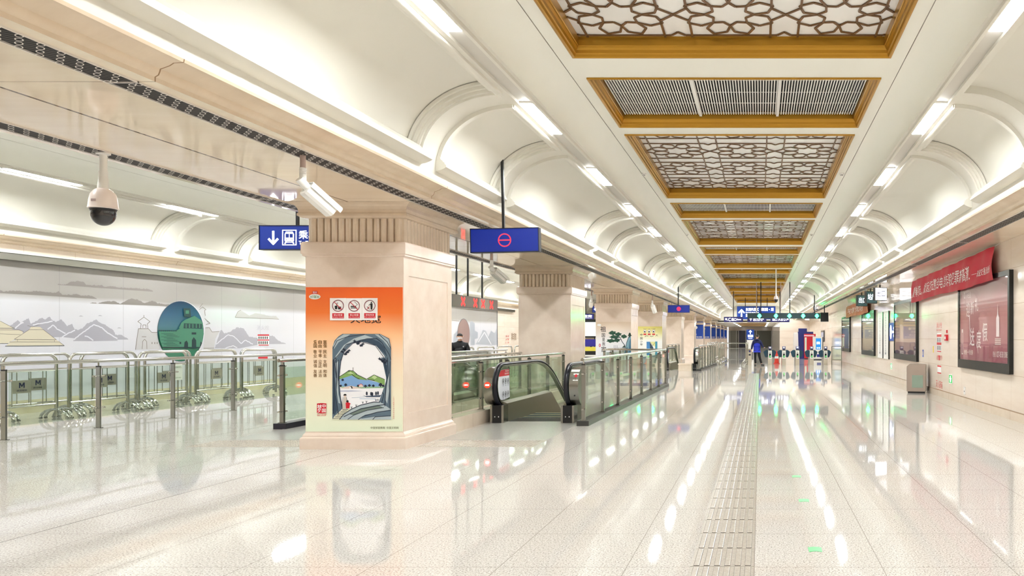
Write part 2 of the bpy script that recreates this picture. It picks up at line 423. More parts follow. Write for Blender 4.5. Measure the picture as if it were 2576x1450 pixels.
# ---------------- columns ----------------
HX, HY = 0.705, 0.845
def column_at(k): return (-5.83, 10.86 + HY + PER * k, 0)
col0 = thing('column', 'nearest limestone column, carrying the orange poster', 'column', column_at(0), kind='structure')
MB(M_col).loft(HX, HY, [(.055, 0), (.055, .15), (.05, .165), (.03, .175), (.03, .19), (.022, .21), (.008, .225), (0, .245)]).build('base', col0)
mb = MB(M_col).box(-HX + .012, HX - .012, -HY, HY, .245, 2.78)
for s in (-1, 1):
    x0, x1 = (HX - .012, HX) if s > 0 else (-HX, -HX + .012)
    mb.box(x0, x1, -HY, -HY + .16, .245, 2.78).box(x0, x1, HY - .16, HY, .245, 2.78).box(x0, x1, -HY + .16, HY - .16, .245, .50).box(x0, x1, -HY + .16, HY - .16, 2.50, 2.78)
mb.build('shaft', col0)
MB(M_col).loft(HX, HY, [(0, 2.76), (.03, 2.775), (.03, 2.795), (.045, 2.805), (.045, 2.955), (.03, 2.975), (.0, 2.98)]).build('necking_band', col0)
out = []
def reeds(ax, ay, bx, by, n):
    dx, dy = (bx - ax) / n, (by - ay) / n; L = math.hypot(dx, dy); nx, ny = dy / L, -dx / L
    for i in range(n):
        for j in range(7):
            t = j / 6; a = PI * t; q = 0.5 - 0.46 * math.cos(a); r = 0.05 * math.sin(a)
            out.append((ax + dx * (i + q) + nx * r, ay + dy * (i + q) + ny * r))
e = 0.045
reeds(-HX + e, -HY + e, HX - e, -HY + e, 13); reeds(HX - e, -HY + e, HX - e, HY - e, 15); reeds(HX - e, HY - e, -HX + e, HY - e, 13); reeds(-HX + e, HY - e, -HX + e, -HY + e, 15)
MB(M_reed).prism(out, lambda p, a: (p[0], p[1], a), 2.97, 3.32).build('reeded_band', col0)
MB(M_reed).loft(HX, HY, [(-.03, 3.315), (.04, 3.32), (.06, 3.335), (.08, 3.345), (.08, 3.375), (.066, 3.39), (.066, 3.41), (.072, 3.44), (.088, 3.475), (.115, 3.50), (.16, 3.528)]).build('cornice', col0)
CLAB = {1: 'second limestone column, bare of posters, beyond the escalator', 2: 'third limestone column, carrying the pine tree poster', 3: 'fourth limestone column, carrying the yellow topped poster', 4: 'fifth limestone column, plain and without a poster', 5: 'sixth limestone column, plain, just before the blue posters'}
for k in range(1, 12):
    dup(col0, column_at(k), label=CLAB.get(k, 'distant limestone column, the %s carrying a blue poster' % od(k - 6)), group='columns between the two halls')
col0['group'] = 'columns between the two halls'
# =====================================================================
# CEILING FITTINGS
# =====================================================================
FR = [(0, 5.155), (0, 5.128), (.022, 5.125), (.035, 5.135), (.045, 5.165), (.058, 5.175), (.066, 5.21), (.085, 5.235), (.09, 5.25), (.10, 5.255), (.10, 5.37)]
def frame_mb(hx, hy):
    mb = MB(M_gold)
    for (o0, z0), (o1, z1) in zip(FR[:-1], FR[1:]):
        for sx, sy, ex, ey in ((-1, -1, 1, -1), (1, -1, 1, 1), (1, 1, -1, 1), (-1, 1, -1, -1)):
            mb.poly([(sx * (hx - o0), sy * (hy - o0), z0), (ex * (hx - o0), ey * (hy - o0), z0), (ex * (hx - o1), ey * (hy - o1), z1), (sx * (hx - o1), sy * (hy - o1), z1)])
    return mb
def coffer():
    t = thing('ceiling_coffer', 'x', 'ceiling panel', (C1, 0, 0)); hx, hy = 2.01, 2.975
    frame_mb(hx, hy).build('gold_frame', t)
    MB(M_latback).poly([(-1.92, -2.9, 5.368), (1.92, -2.9, 5.368), (1.92, 2.9, 5.368), (-1.92, 2.9, 5.368)]).build('backing_panel', t)
    mb = MB(M_lat); Z = 5.358; W = 0.028
    X1, Y1 = 1.905, 2.87
    def ln(a, b):
        (x0, y0), (x1, y1) = a, b
        q0, q1 = 0.0, 1.0                                     # clip to the opening
        for p, d, lo, hi in ((x0, x1 - x0, -X1, X1), (y0, y1 - y0, -Y1, Y1)):
            if abs(d) < 1e-9:
                if p < lo or p > hi: return
                continue
            ta, tb = sorted(((lo - p) / d, (hi - p) / d)); q0, q1 = max(q0, ta), min(q1, tb)
        if q1 - q0 < 1e-3: return
        mb.bar((x0 + (x1 - x0) * q0, y0 + (y1 - y0) * q0, Z), (x0 + (x1 - x0) * q1, y0 + (y1 - y0) * q1, Z), W, 0.012)
    px, py = 1.31, 1.57
    def pol(cx, cyy, r, deg): return (cx + r * math.cos(math.radians(deg)), cyy + 1.1 * r * math.sin(math.radians(deg)))
    for i in (-1, 0, 1):
        for j in (-2, -1, 0, 1, 2):
            cx, cyy = i * px, j * py + .65
            for k in range(8):
                th = 45 * k + 22.5
                N = pol(cx, cyy, .205, th); A = pol(cx, cyy, .285, th - 22.5); B = pol(cx, cyy, .285, th + 22.5)
                C = pol(cx, cyy, .45, th - 16.5); D = pol(cx, cyy, .45, th + 16.5); E2 = pol(cx, cyy, .545, th)
                ln(N, A); ln(N, B); ln(A, C); ln(B, D); ln(C, E2); ln(D, E2)
            for s in (-1, 1):
                ln((cx + s * .485, cyy + .17), (cx + s * .485, cyy + py - .17))
                ln((cx - .485, cyy + s * .60), (cx + .485, cyy + s * .60))
                for q in (-1, 1):
                    ln((cx + s * .485, cyy + q * .17), (cx + s * px / 2, cyy))
                    ln((cx + s * .485, cyy + q * .60), (cx + s * .57, cyy + q * .60)); ln((cx + s * .57, cyy + q * .60), (cx + s * px / 2, cyy + q * .50))
    mb.build('lattice', t); return t
def grille():
    t = thing('air_grille', 'x', 'air grille', (C1, 0, 0)); hx, hy = 2.01, 1.2
    frame_mb(hx, hy).build('gold_frame', t)
    MB(M_dark).poly([(-1.92, -1.12, 5.369), (1.92, -1.12, 5.369), (1.92, 1.12, 5.369), (-1.92, 1.12, 5.369)]).build('plenum', t)
    mb = MB(M_white)
    for k in range(3):
        a, b = -1.905 + 1.275 * k, -1.905 + 1.275 * k + 1.26
        for i in range(31):
            x = a + .02 + (b - a - .04) * i / 30; mb.box(x - .0085, x + .0085, -1.08, 1.08, 5.318, 5.335)
        for i in range(5): mb.box(a, b, -1.06 + .53 * i - .004, -1.06 + .53 * i + .004, 5.335, 5.345)
        if k: mb.box(a - .022, a + .022, -1.09, 1.09, 5.29, 5.34)
    mb.build('louvre_blades', t); return t
cof0, gr0 = coffer(), grille()
for k in range(-1, 7):
    lab = 'gold framed star lattice coffer, %s from the camera along the ceiling' % od(k + 1)
    y = 16.145 + PER * k
    if k == -1: cof0.location = (C1, y, 0); cof0['label'] = lab; cof0['group'] = 'star lattice ceiling coffers'
    else: dup(cof0, (C1, y, 0), label=lab)
    if k < 0: continue
    lab = 'gold framed white louvred air grille, %s from the camera along the ceiling' % od(k)
    y = 11.5 + PER * k
    if k == 0: gr0.location = (C1, y, 0); gr0['label'] = lab; gr0['group'] = 'louvred air grilles in the ceiling'
    else: dup(gr0, (C1, y, 0), label=lab)
# ---- recessed lamps
def lamp():
    t = thing('ceiling_light', 'x', 'light')
    MB(M_white).box(-.093, .093, -.76, .76, 4.765, 4.789).build('lamp_tray', t)
    MB(M_lamp).box(-.085, .085, -.75, .75, 4.755, 4.7655).build('diffuser', t); return t
l0 = lamp(); first = True
for c, s, nm, ymin, ymax in ((C1, -1, 'in the row over the columns', -3, 82), (C1, 1, 'in the row over the banner wall', -3, 82), (C2, -1, 'in the row over the mural', 5, 60), (C2, 1, 'behind the column beam', 5, 60)):
    k = 0
    for i in range(-3, 22):
        y = 10.96 + 3.93 * i
        if y < ymin or y > ymax: continue
        lab = 'recessed strip light, %s %s' % (od(k), nm); k += 1; loc = (c + s * 2.798, y, 0)
        if first: l0.location = loc; l0['label'] = lab; l0['group'] = 'recessed strip lights'; first = False
        else: dup(l0, loc, label=lab)
for i in range(4):                                         # corridor beyond the bulkhead
    dup(l0, (-3.0, 88 + 9 * i, -1.45), label='far strip light in the low corridor ceiling, %s in the column side row' % od(i), group='far corridor lights')
    dup(l0, (0.9, 88 + 9 * i, -1.45), label='far strip light in the low corridor ceiling, %s in the right wall row' % od(i), group='far corridor lights')
# ---- perforated vent strips in the beam undersides
def vent(L):
    t = thing('vent_strip', 'x', 'vent'); mb = MB(M_dark).box(-.115, .115, 0, L, -.004, 0); mb.build('slot', t)
    mb = MB(mat('vent_metal', (226, 220, 212), 0.4)); mb.box(-.12, -.112, 0, L, -.014, 0).box(.112, .12, 0, L, -.014, 0).box(-.12, .12, L - .012, L, -.014, 0)
    nr = int(L / .1425); R_ = Vector((.7071, -.7071, 0)); W_ = Vector((.83, .557, 0)); dy = L / nr
    for i in range(nr):
        y0 = (i + .5) * dy
        for q in range(4):
            c = Vector((0, y0, -.012)) + R_ * (-.1305 + .087 * q); m = 14
            if not .01 < c.y < L - .01: c.y = min(max(c.y, .03), L - .03)
            e = lambda k, f: c + R_ * (.037 * f * math.cos(k)) + W_ * (.023 * f * math.sin(k))
            for j in range(m):
                k0, k1 = 2 * PI * j / m, 2 * PI * (j + 1) / m; mb.poly([e(k0, 1), e(k1, 1), e(k1, .70), e(k0, .70)])
    mb.use(mat('vent_wire', (112, 102, 96), 0.5)); N_ = Vector((-.557, .83, 0)) * .003
    for i in range(nr):
        for q in range(8):
            c = Vector((0, (i + 1) * dy, -.010)) + R_ * (-.152 + .0435 * q); p0, p1 = c - W_ * .034, c + W_ * .034
            if max(abs(p0.x), abs(p1.x)) > .112 or min(p0.y, p1.y) < 0 or max(p0.y, p1.y) > L: continue
            mb.poly([p0 - N_, p1 - N_, p1 + N_, p0 + N_])
    mb.build('perforated_plate', t); return t
v0 = vent(4.784); first = True
for x, nm, n0, n1 in ((-4.795, 'the beam edge facing the main aisle', -1, 14), (-6.865, 'the beam edge facing the mural hall', -1, 8), (4.10, 'the soffit above the red banner wall', 0, 14)):
    k = 0
    for i in range(n0, n1):
        y = 0.9 + 4.79 * i; lab = 'perforated vent strip, %s along %s' % (od(k), nm); k += 1
        if first: v0.location = (x, y, ZS); v0['label'] = lab; v0['group'] = 'perforated vent strips'; first = False
        else: dup(v0, (x, y, ZS), label=lab)
# ---- smoke detectors
d0 = thing('smoke_detector', 'x', 'smoke detector')
MB(M_white).lathe([(.055, 5.15), (.055, 5.13), (.05, 5.122), (.03, 5.118), (.028, 5.10), (.02, 5.092)], n=16).build('housing', d0)
MB(M_black).lathe([(.0295, 5.116), (.0295, 5.106)], n=16).build('sensor_slot', d0); first = True
for s, nm in ((-1, 'left'), (1, 'right')):
    for i in range(6):
        lab = 'small white smoke detector, %s beside the %s edge of the coffers' % (od(i), nm); loc = (C1 + s * 2.12 + (0 if s > 0 else -.03), 16.3 + PER * i, 0)
        if first: d0.location = loc; d0['label'] = lab; d0['group'] = 'smoke detectors along the coffers'; first = False
        else: dup(d0, loc, label=lab)
# ---- cameras
def ptz(L, sc_=1.0):
    t = thing('dome_camera', 'x', 'security camera'); s = sc_; P = MB(M_white)
    P.cyl((0, 0, 0), (0, 0, -L), .034 * s, 14); P.lathe([(.062 * s, 0), (.062 * s, -.015), (.034 * s, -.02)], n=16)
    for q in range(3): P.lathe([(.037 * s, -L + (.01 - .045 * q) * s), (.041 * s, -L - (.005 + .045 * q) * s), (.037 * s, -L - (.02 + .045 * q) * s)], n=16)
    P.lathe([(.034 * s, -L), (.05 * s, -L - .16 * s), (.05 * s, -L - .175 * s)], n=16); P.build('mount_pole', t)
    z = -L - .17 * s
    MB(mat('camera_shell', (240, 228, 222), 0.3)).lathe([(.05 * s, z), (.078 * s, z - .02 * s), (.105 * s, z - .06 * s), (.118 * s, z - .12 * s), (.126 * s, z - .195 * s), (.129 * s, z - .205 * s), (.118 * s, z - .212 * s)], n=28).build('shell', t)
    MB(M_black).lathe([(.118 * s, z - .208 * s), (.107 * s, z - .225 * s), (.105 * s, z - .24 * s)], n=28).build('collar', t)
    pr = [(.105 * s, z - .24 * s)] + [(.105 * s * math.cos(a), z - .265 * s - .12 * s * math.sin(a)) for a in [PI / 2 * i / 10 for i in range(11)]]
    MB(mat('dome_tinted', (12, 16, 26), 0.06, spec=0.9)).lathe(pr, n=28).build('dome', t)
    MB(mat('badge_grey', (176, 158, 156), 0.5)).box(-.02 * s, .025 * s, -.124 * s, -.116 * s, z - .15 * s, z - .125 * s).build('badge', t); return t
t = ptz(.20); t.location = (-6.80, 7.82, ZS - .016); t['label'] = 'white security dome camera with black globe hanging above the barriers'
def bullet(name, L, yaw, pitch, sc_=1.0):
    t = thing(name, 'x', 'security camera'); s = sc_
    mb = MB(mat('mount_mauve', (186, 164, 154), 0.5)).cyl((0, 0, 0), (0, 0, -L), .03 * s, 14); mb.use(M_white)
    for q in range(3): mb.lathe([(.032 * s, -L + (.0 - .03 * q) * s), (.039 * s, -L - (.008 + .03 * q) * s), (.032 * s, -L - (.02 + .03 * q) * s)], n=14)
    mb.cyl((0, 0, -L), (0, 0, -L - .14 * s), .036 * s, 14); mb.build('mount', t)
    R = Matrix.Rotation(yaw, 3, 'Z') @ Matrix.Rotation(pitch, 3, 'X'); b = Vector((0, 0, -L - .16 * s))
    f = lambda x, y, z: b + R @ Vector((x * s, y * s, z * s))
    MB(M_white).cyl(f(0, -.05, 0), f(0, .10, -.02), .045 * s, 16).build('knuckle', t)
    oc = [(-.075, -.06), (-.05, -.085), (.05, -.085), (.075, -.06), (.075, .03), (.055, .062), (-.055, .062), (-.075, .03)]
    MB(M_white).rings([[f(x * k, y, z * k - .03) for x, z in oc] for y, k in ((.07, .93), (.085, 1), (.44, 1), (.45, .95))]).build('body', t)
    oc = [(-.095, .0), (-.092, .05), (-.065, .08), (.065, .08), (.092, .05), (.095, .0), (.088, .0), (.086, .045), (.062, .072), (-.062, .072), (-.086, .045), (-.088, .0)]
    MB(M_white).rings([[f(x, y, z - .025) for x, z in oc] for y in (.06, .49)]).build('sun_shield', t)
    MB(M_black).rings([[f(.05 * math.cos(a), y, .045 * math.sin(a) - .04) for a in [2 * PI * i / 16 for i in range(16)]] for y in (.448, .453)]).build('lens', t); return t
t = bullet('bullet_camera', .13, -.50, -.62, .92); t.location = (-4.80, 7.93, ZS - .016); t['label'] = 'white bullet camera on a short mount above the nearest column'
t = bullet('bullet_camera', .30, -.4, -.5); t.location = (-5.65, 15.9, ZS); t['label'] = 'white bullet camera partly hidden behind the near blue LED sign'
t = bullet('bullet_camera', .24, -.3, -.9); t.location = (-4.85, 34.0, ZS - .016); t['label'] = 'small white camera hung from the beam before the fourth column'
t = ptz(1.24, 0.9); t.location = (0.82, 38.7, 5.15); t['label'] = 'white dome camera on a long white pole below the ceiling'
for x, y, nm in ((-.23, 48.5, 'left of the long dome pole'), (1.33, 48.5, 'right of the long dome pole')):
    t = bullet('bullet_camera', 1.85, .5 if x > 0 else -.6, -.5, .8); t.location = (x, y, 5.15); t['label'] = 'small white bullet camera on a long thin pole, ' + nm
t = bullet('bullet_camera', .22, .3, -.5); t.location = (-6.78, 30.4, ZS - .016); t['label'] = 'white bullet camera under the beam left of the third column'
# =====================================================================
# SIGNS, POSTERS AND WALL FITTINGS
# =====================================================================
M_led = mat('led_red', (230, 40, 55), 0.5, emit=0.35, ecol=(255, 40, 60))
M_ledp = mat('led_panel_blue', (0, 28, 112), 0.45, emit=0.05, ecol=(0, 60, 220))
M_green = mat('led_green', (120, 255, 190), 0.5, emit=14.0, ecol=(20, 255, 120))
M_case = mat('sign_case_dark', (20, 24, 40), 0.4)
def X_(px, Y): return (px - VX) * Y / FPX
def Z_(py, Y): return EYE - (py - VY) * Y / FPX
def hang_sign(name, label, cat, px0, px1, py0, py1, Y, pole_px, pole_z, face, depth=.12, case=None, group=None, pr=.018, tilt=0.0):
    """box sign facing the camera, hung on black poles"""
    x0, x1, z1, z0 = X_(px0, Y), X_(px1, Y), Z_(py0, Y), Z_(py1, Y)
    L = ((x0 + x1) / 2, Y, (z0 + z1) / 2); t = thing(name, label, cat, L, group=group)
    W, H = (x1 - x0) / 2, (z1 - z0) / 2; e = .012
    mb = MB(case or M_case).box(-W, W, 0, depth, -H, H)
    for q in (-1, 1): mb.box(-W, W, -.012, 0, q * H - (e if q > 0 else 0), q * H + (0 if q > 0 else e)); mb.box(q * W - (e if q > 0 else 0), q * W + (0 if q > 0 else e), -.012, 0, -H, H)
    mb.build('housing', t)
    A = Art(lambda a, b, g: (a, -.002 - g, b)); face(A, W - e, H - e); A.build('face', t)
    for p, pz in zip(pole_px if isinstance(pole_px, (list, tuple)) else [pole_px], pole_z if isinstance(pole_z, (list, tuple)) else [pole_z]):
        x = X_(p, Y) - L[0]; MB(M_black).box(x - pr, x + pr, depth / 2 - pr, depth / 2 + pr, H, pz - L[2]).build('hanging_pole', t)
    if tilt: t.rotation_euler = (0, tilt, 0)
    return t
def f_stop(A, W, H):
    A.rect(M_ledp, -W, -H, W, H, 1); r = H * .58; A.ring(M_led, 0, 0, r, r * 1.02, r * .16, 2, 32); A.rect(M_led, -r * .84, -r * .09, r * .84, r * .09, 2)
t = hang_sign('led_sign', 'blue LED sign with red no entry ring, nearest, hanging before the second column', 'sign', 1183, 1356, 574, 635, 12.3, 1264.5, 4.54, f_stop, tilt=-.022, pr=.02)
def f_stop2(A, W, H):
    f_stop(A, W, H); r = H * .58; A.rect(M_led, -r * .5, r * .12, r * .5, r * .6, 2); A.rect(M_led, -r * .4, -r * .6, r * .4, -r * .2, 2)
hang_sign('led_sign', 'small distant blue LED sign with red round symbol before the fifth column', 'sign', 1680, 1735, 768, 787, 39.0, 1706, 4.56, f_stop2, pr=.03)
M_sblue = mat('sign_blue_deep', (26, 48, 124), 0.3, emit=0.04, ecol=(20, 50, 200))
def train(A, m, c, z, h, bg, L=2):
    """train front pictogram in a rounded frame"""
    w = h * .92; k = h / 2; A.rect(m, c - w / 2, z - k, c + w / 2, z + k, L); e = h * .055; A.rect(bg, c - w / 2 + e, z - k + e, c + w / 2 - e, z + k - e, L + 1)
    q = h * .30; A.pg(m, [(c - q, z - h * .24), (c - q, z + h * .22), (c - q * .7, z + h * .38), (c + q * .7, z + h * .38), (c + q, z + h * .22), (c + q, z - h * .24)], L + 2)
    A.rect(bg, c - q * .78, z - h * .01, c - q * .06, z + h * .24, L + 3); A.rect(bg, c + q * .06, z - h * .01, c + q * .78, z + h * .24, L + 3)
    A.ell(bg, c - q * .6, z - h * .12, h * .035, h * .035, L + 3, 12); A.ell(bg, c + q * .6, z - h * .12, h * .035, h * .035, L + 3, 12)
    for s in (-1, 1): A.line(m, [(c + s * q * .55, z - h * .24), (c + s * q * 1.0, z - h * .40)], h * .08, L + 2)
    A.rect(m, c - q * .7, z - h * .33, c + q * .7, z - h * .29, L + 2)
def arrow(A, m, c, z, h, ang, L=2, w=None):
    """arrow of height h, pointing up at ang = 0"""
    ca, sa = math.cos(ang), math.sin(ang); R = lambda a, b: (c + a * ca - b * sa, z + a * sa + b * ca); w = w or h * .16
    A.line(m, [R(0, -h / 2), R(0, h * .38)], w, L)
    for s in (-1, 1): A.line(m, [R(s * h * .36, h * .08), R(-s * w * .2, h * .5)], w, L)
def f_metro(A, W, H):
    A.rect(M_sblue, -W, -H, W, H, 1); arrow(A, M_txtw, -W * .60, 0, H * 1.15, PI); train(A, M_txtw, -W * .12, 0, H * 1.34, M_sblue)
    A.text(M_txtw, '乘车', W * .16, -H * .12, W * .70, H * .62, 2, .01); A.text(M_txtw, 'To Trains', W * .16, -H * .60, W * .70, -H * .30, 2)
hang_sign('metro_sign', 'blue sign with white arrow and train symbol behind the nearest column', 'sign', 652, 825, 567, 629, 12.3, 743, 4.66, f_metro, pr=.02)
def f_chk(A, W, H):
    A.rect(M_navy, -W, -H, W, H, 1); A.text(M_txtw, '安全检查', -W * .8, -H * .1, W * .86, H * .7, 2, .015); A.text(M_txtw, 'Security Check', -W * .8, -H * .7, W * .86, -H * .3, 2)
hang_sign('security_sign', 'navy security check sign showing past the second column', 'sign', 1438, 1494, 790, 804, 40, 1473, 5.15, f_chk)
def f_blue(A, W, H):
    A.rect(M_sblue, -W, -H, W, H, 1); arrow(A, M_txtw, -W * .6, 0, H * 1.3, PI / 2)
hang_sign('direction_sign', 'blue direction sign with white arrow showing left of the third column', 'sign', 1489.5, 1540, 770, 787, 38, 1515, 4.95, f_blue)
# gate signs of the far hall: red crosses
M_ledx = mat('led_cross', (255, 60, 60), 0.5, emit=1.0, ecol=(255, 40, 40))
t = thing('gate_signal_bar', 'grey overhead bar of red crosses above the gates of the mural hall', 'sign', (-8.2, 20.1, 2.6))
MB(mat('bar_grey', (138, 138, 142), 0.4)).box(-.12, 0, 0, 3.5, -.17, .17).build('housing', t)
A = Art(lambda a, b, g: (.002 + g, a, b)); A.rect(mat('bar_panel', (150, 140, 146), 0.3), .02, -.15, 3.48, .15, 1)
A.rect(mat('bar_panel_pale', (205, 200, 200), 0.3), 1.95, -.15, 2.75, .15, 2)
for y in (.75, 1.65, 2.25, 2.95):
    for s in (-1, 1): A.line(M_ledx, [(y - .13, -.11 * s), (y + .13, .11 * s)], .075, 3)
A.build('face', t)
for y in (.45, 1.25, 2.35): MB(M_black).box(-.08, -.04, y - .02, y + .02, .17, 5.15 - 2.6).build('hanging_pole', t)
# ---- far overhead signs
hang_sign('gate_signal_bar', 'dark overhead bar with five green arrows above the far gates', 'sign', 1880, 2077, 788, 802, 48.2, [1914, 1987, 2049], [5.15, 5.15, 4.55],
          lambda A, W, H: [A.rect(mat('bar_panel_dark', (34, 60, 66), 0.3), -W, -H, W, H, 1)] + [[A.ell(M_green, X_(p, 48.2) - (X_(1880, 48.2) + X_(2077, 48.2)) / 2, .01, .1, .12, 2, 12), A.pg(M_green, [(X_(p, 48.2) - X_(1978.5, 48.2) - .14, 0), (X_(p, 48.2) - X_(1978.5, 48.2), -.17), (X_(p, 48.2) - X_(1978.5, 48.2) + .14, 0)], 3)] for p in (1910.5, 1952, 1986, 2020.5, 2055)], pr=.03)
def navy(txt, b0):
    def f(A, W, H):
        A.rect(M_navy, -W, -H, W, H, 1)
        for s, a, b, c, d in txt:
            if s in '↖↑↗': arrow(A, M_txtw, W * (a + c) / 2, H * (b + d) / 2, H * 1.15, {'↖': PI / 4, '↑': 0, '↗': -PI / 4}[s], 2, H * .22); continue
            A.text(M_txtw, s, W * a, H * b, W * c, H * d, 2, .02)
    return f
hang_sign('exit_sign', 'dark navy lit sign for exit C, leftmost of the far hanging trio', 'sign', 1821, 1869, 797.5, 811, 57.8, 1845, 5.15, navy([('↖', -.85, -.5, -.62, .5), ('C', -.55, -.65, -.28, .65), ('出口', -.2, -.6, .3, .6), ('Exit', .38, -.3, .82, .3)], 0), pr=.03)
hang_sign('exit_sign', 'dark navy lit sign with up arrow, middle of the far hanging trio', 'sign', 1880, 1928, 797.5, 811, 57.8, 1904, 5.15, navy([('↑', -.75, -.6, -.55, .6), ('进站检票', -.4, -.05, .75, .6), ('Check In', -.4, -.6, .6, -.2)], 0), pr=.03)
hang_sign('exit_sign', 'dark navy lit sign for exits A B D, rightmost of the far hanging trio', 'sign', 1938, 1986, 797.5, 811, 57.8, 1962, 5.15, navy([('出口', -.8, -.55, -.3, .55), ('A', -.2, -.55, .05, .55), ('B', .12, -.55, .32, .55), ('D', .4, -.55, .6, .55), ('↗', .66, -.5, .88, .5)], 0), pr=.03)
def f_lake(A, W, H):
    A.rect(M_blue, -W, -H, W, H, 1); arrow(A, M_txtw, -W * .77, -H * .12, H * 1.25, 0, w=H * .2)
    A.text(M_txtw, '东湖风景区', -W * .55, H * .28, W * .13, H * .78, 2, .01); A.text(M_txtw, 'East Lake Scenic Area', -W * .55, -.02 * H, W * .13, H * .16, 2)
    A.text(M_txtw, '梨园', W * .26, H * .28, W * .60, H * .78, 2, .01); A.ell(M_txtw, W * .68, H * .52, H * .07, H * .07, 2, 12); A.text(M_txtw, '湖', W * .76, H * .28, W * .90, H * .78, 2, .01)
    A.text(M_txtw, '梨园', -W * .55, -H * .65, -W * .28, -H * .15, 2, .01)
hang_sign('direction_sign', 'large blue overhead sign with up arrow and white lettering under the coffers', 'sign', 1854, 1951, 771, 804, 67.4, [1875, 1930], [5.15, 5.15], f_lake, pr=.03)
# ---- poster art on the columns
def grad(name, z0, z1, stops, rough=0.35):
    m = mat(name, (255, 255, 255), rough); t = NT(m); pos, p = t.xyz()
    f = t.math('DIVIDE', t.math('SUBTRACT', p[2], z0), z1 - z0); t.l(t.ramp(f, stops), t.b.inputs['Base Color']); return m
YP = 10.855
M_or = grad('orange_print', .25, 2.33, [(0, (232, 243, 218)), (.2, (244, 240, 214)), (.5, (252, 226, 196)), (.66, (253, 200, 150)), (.82, (248, 128, 58)), (1, (244, 104, 44))])
t = thing('column_poster', 'orange to cream poster with lake painting on the nearest column', 'poster', (-5.83, YP, .25))
x0, x1 = X_(768.4, YP), X_(1013.5, YP)
MB(M_or).box(x0 + .006, x1 - .004, YP - .002, YP + .005, .25, 2.325).build('sheet', t, True)
A = Art(front(YP - .003), .0012)
q = lambda a, b: (760 + a / 6.04, 720 + b / 6.04)          # upper close-up
r = lambda a, b: (760 + a / 6.04, 900 + b / 6.04)          # lower close-up
M_ink2 = mat('ink_blueblack', (28, 38, 58), 0.5); M_rock = mat('ink_rock', (92, 112, 128), 0.5); M_rockl = mat('ink_rock_pale', (176, 190, 196), 0.5); M_rockd = mat('ink_rock_deep', (52, 72, 92), 0.5)
M_gold2 = mat('print_brown', (120, 82, 24), 0.5); M_lake = mat('print_lake_white', (246, 246, 250), 0.5)
M_pg = mat('print_green', (132, 170, 96), 0.5); M_pgl = mat('print_pale_green', (196, 218, 160), 0.5); M_pb = mat('print_hill_blue', (126, 168, 216), 0.5); M_pin = mat('print_pinkish', (226, 206, 196), 0.5)
# logo
A.ell(M_paper, *q(192, 162), 14.5, 6.8, 1); A.text(mat('print_logo_green', (60, 130, 40), .5), '价值观', *q(125, 185), *q(265, 148), 2, .01); A.text(mat('print_logo_green', (60, 130, 40), .5), '图说我们的', *q(158, 147), *q(228, 134), 2)
A.pg(M_red, [q(160, 80), q(230, 75), q(236, 118), q(155, 118)], 1); A.text(M_paper, '图说', *q(166, 112), *q(226, 82), 2)
A.text(M_ink, '天地宽', *q(735, 568), *q(1200, 440), 1, .012)
for i, col in enumerate(('爱国敬业诚信友善', '自由平等公正法治', '富强民主文明和谐')):
    for j, ch in enumerate(col):
        b = 824 + (j // 2) * 149 + (j % 2) * 60; a = 174 + i * 74.5; A.text(M_gold2, ch, *q(a, b + 55), *q(a + 54, b), 1, .03)
A.pg(M_red, [r(230, 698), r(300, 692), r(372, 698), r(370, 845), r(300, 850), r(228, 842)], 1); A.text(M_paper, '中', *r(305, 765), *r(366, 708), 2, .02); A.text(M_paper, '国', *r(305, 835), *r(366, 778), 2, .02); A.text(M_paper, '梦', *r(236, 840), *r(300, 712), 2, .02)
A.text(M_red, '我们的梦', *r(230, 890), *r(372, 860), 1)
A.text(mat('print_olive', (92, 92, 40), .5), '中宣部宣教局  中国文明网', *r(1045, 1085), *r(1468, 1050), 1)
for j in range(12): A.text(mat('print_rust', (206, 120, 96), .5), '上海书画美术馆供稿中国网'[j], *r(1385, 590 + j * 29 + 22), *r(1406, 590 + j * 29), 1)
# picture
fr = [q(620, 728), q(1190, 728), q(1330, 800), q(1357, 930)] + [r(1357, 942), r(466, 942)] + [q(468, 930), q(500, 830), q(560, 765)]
A.pg(M_lake, fr, 1)
A.pg(M_rock, [q(620, 728), q(1190, 728), q(1330, 800), q(1357, 930), q(1357, 1200), q(1300, 1210), q(1255, 1060), q(1130, 905), q(1000, 860), q(900, 845), q(780, 860), q(660, 980), q(600, 1130), q(570, 1400), q(575, 1450)] + [r(570, 300), r(590, 560), r(615, 780), r(500, 900), r(466, 942)] + [q(468, 930), q(500, 830), q(560, 765)], 2)
A.pg(M_rockl, [q(640, 735), q(740, 735), q(560, 860), q(490, 960), q(480, 900), q(540, 800)], 3); A.pg(M_rockl, [q(790, 800), q(960, 745), q(1090, 790), q(900, 815), q(700, 880), q(560, 1060), q(500, 1130), q(520, 1060), q(640, 900)], 3)
A.pg(M_rockd, [q(900, 830), q(1060, 800), q(1180, 850), q(1260, 930), q(1300, 1080), q(1250, 1020), q(1130, 905)], 3); A.pg(M_rockl, [q(1110, 735), q(1190, 735), q(1320, 810), q(1350, 960), q(1300, 900), q(1240, 830)], 3)
A.pg(M_rockl, [q(520, 1180), q(560, 1130), q(545, 1300), q(548, 1450)] + [r(545, 300), r(560, 560), r(590, 700), r(560, 690), r(530, 480), r(515, 250), r(500, 60)], 3)
A.pg(M_rockd, [q(470, 1120), q(500, 1110), q(495, 1400)] + [r(500, 300), r(510, 560), r(540, 800), r(500, 880), r(470, 800)], 3)
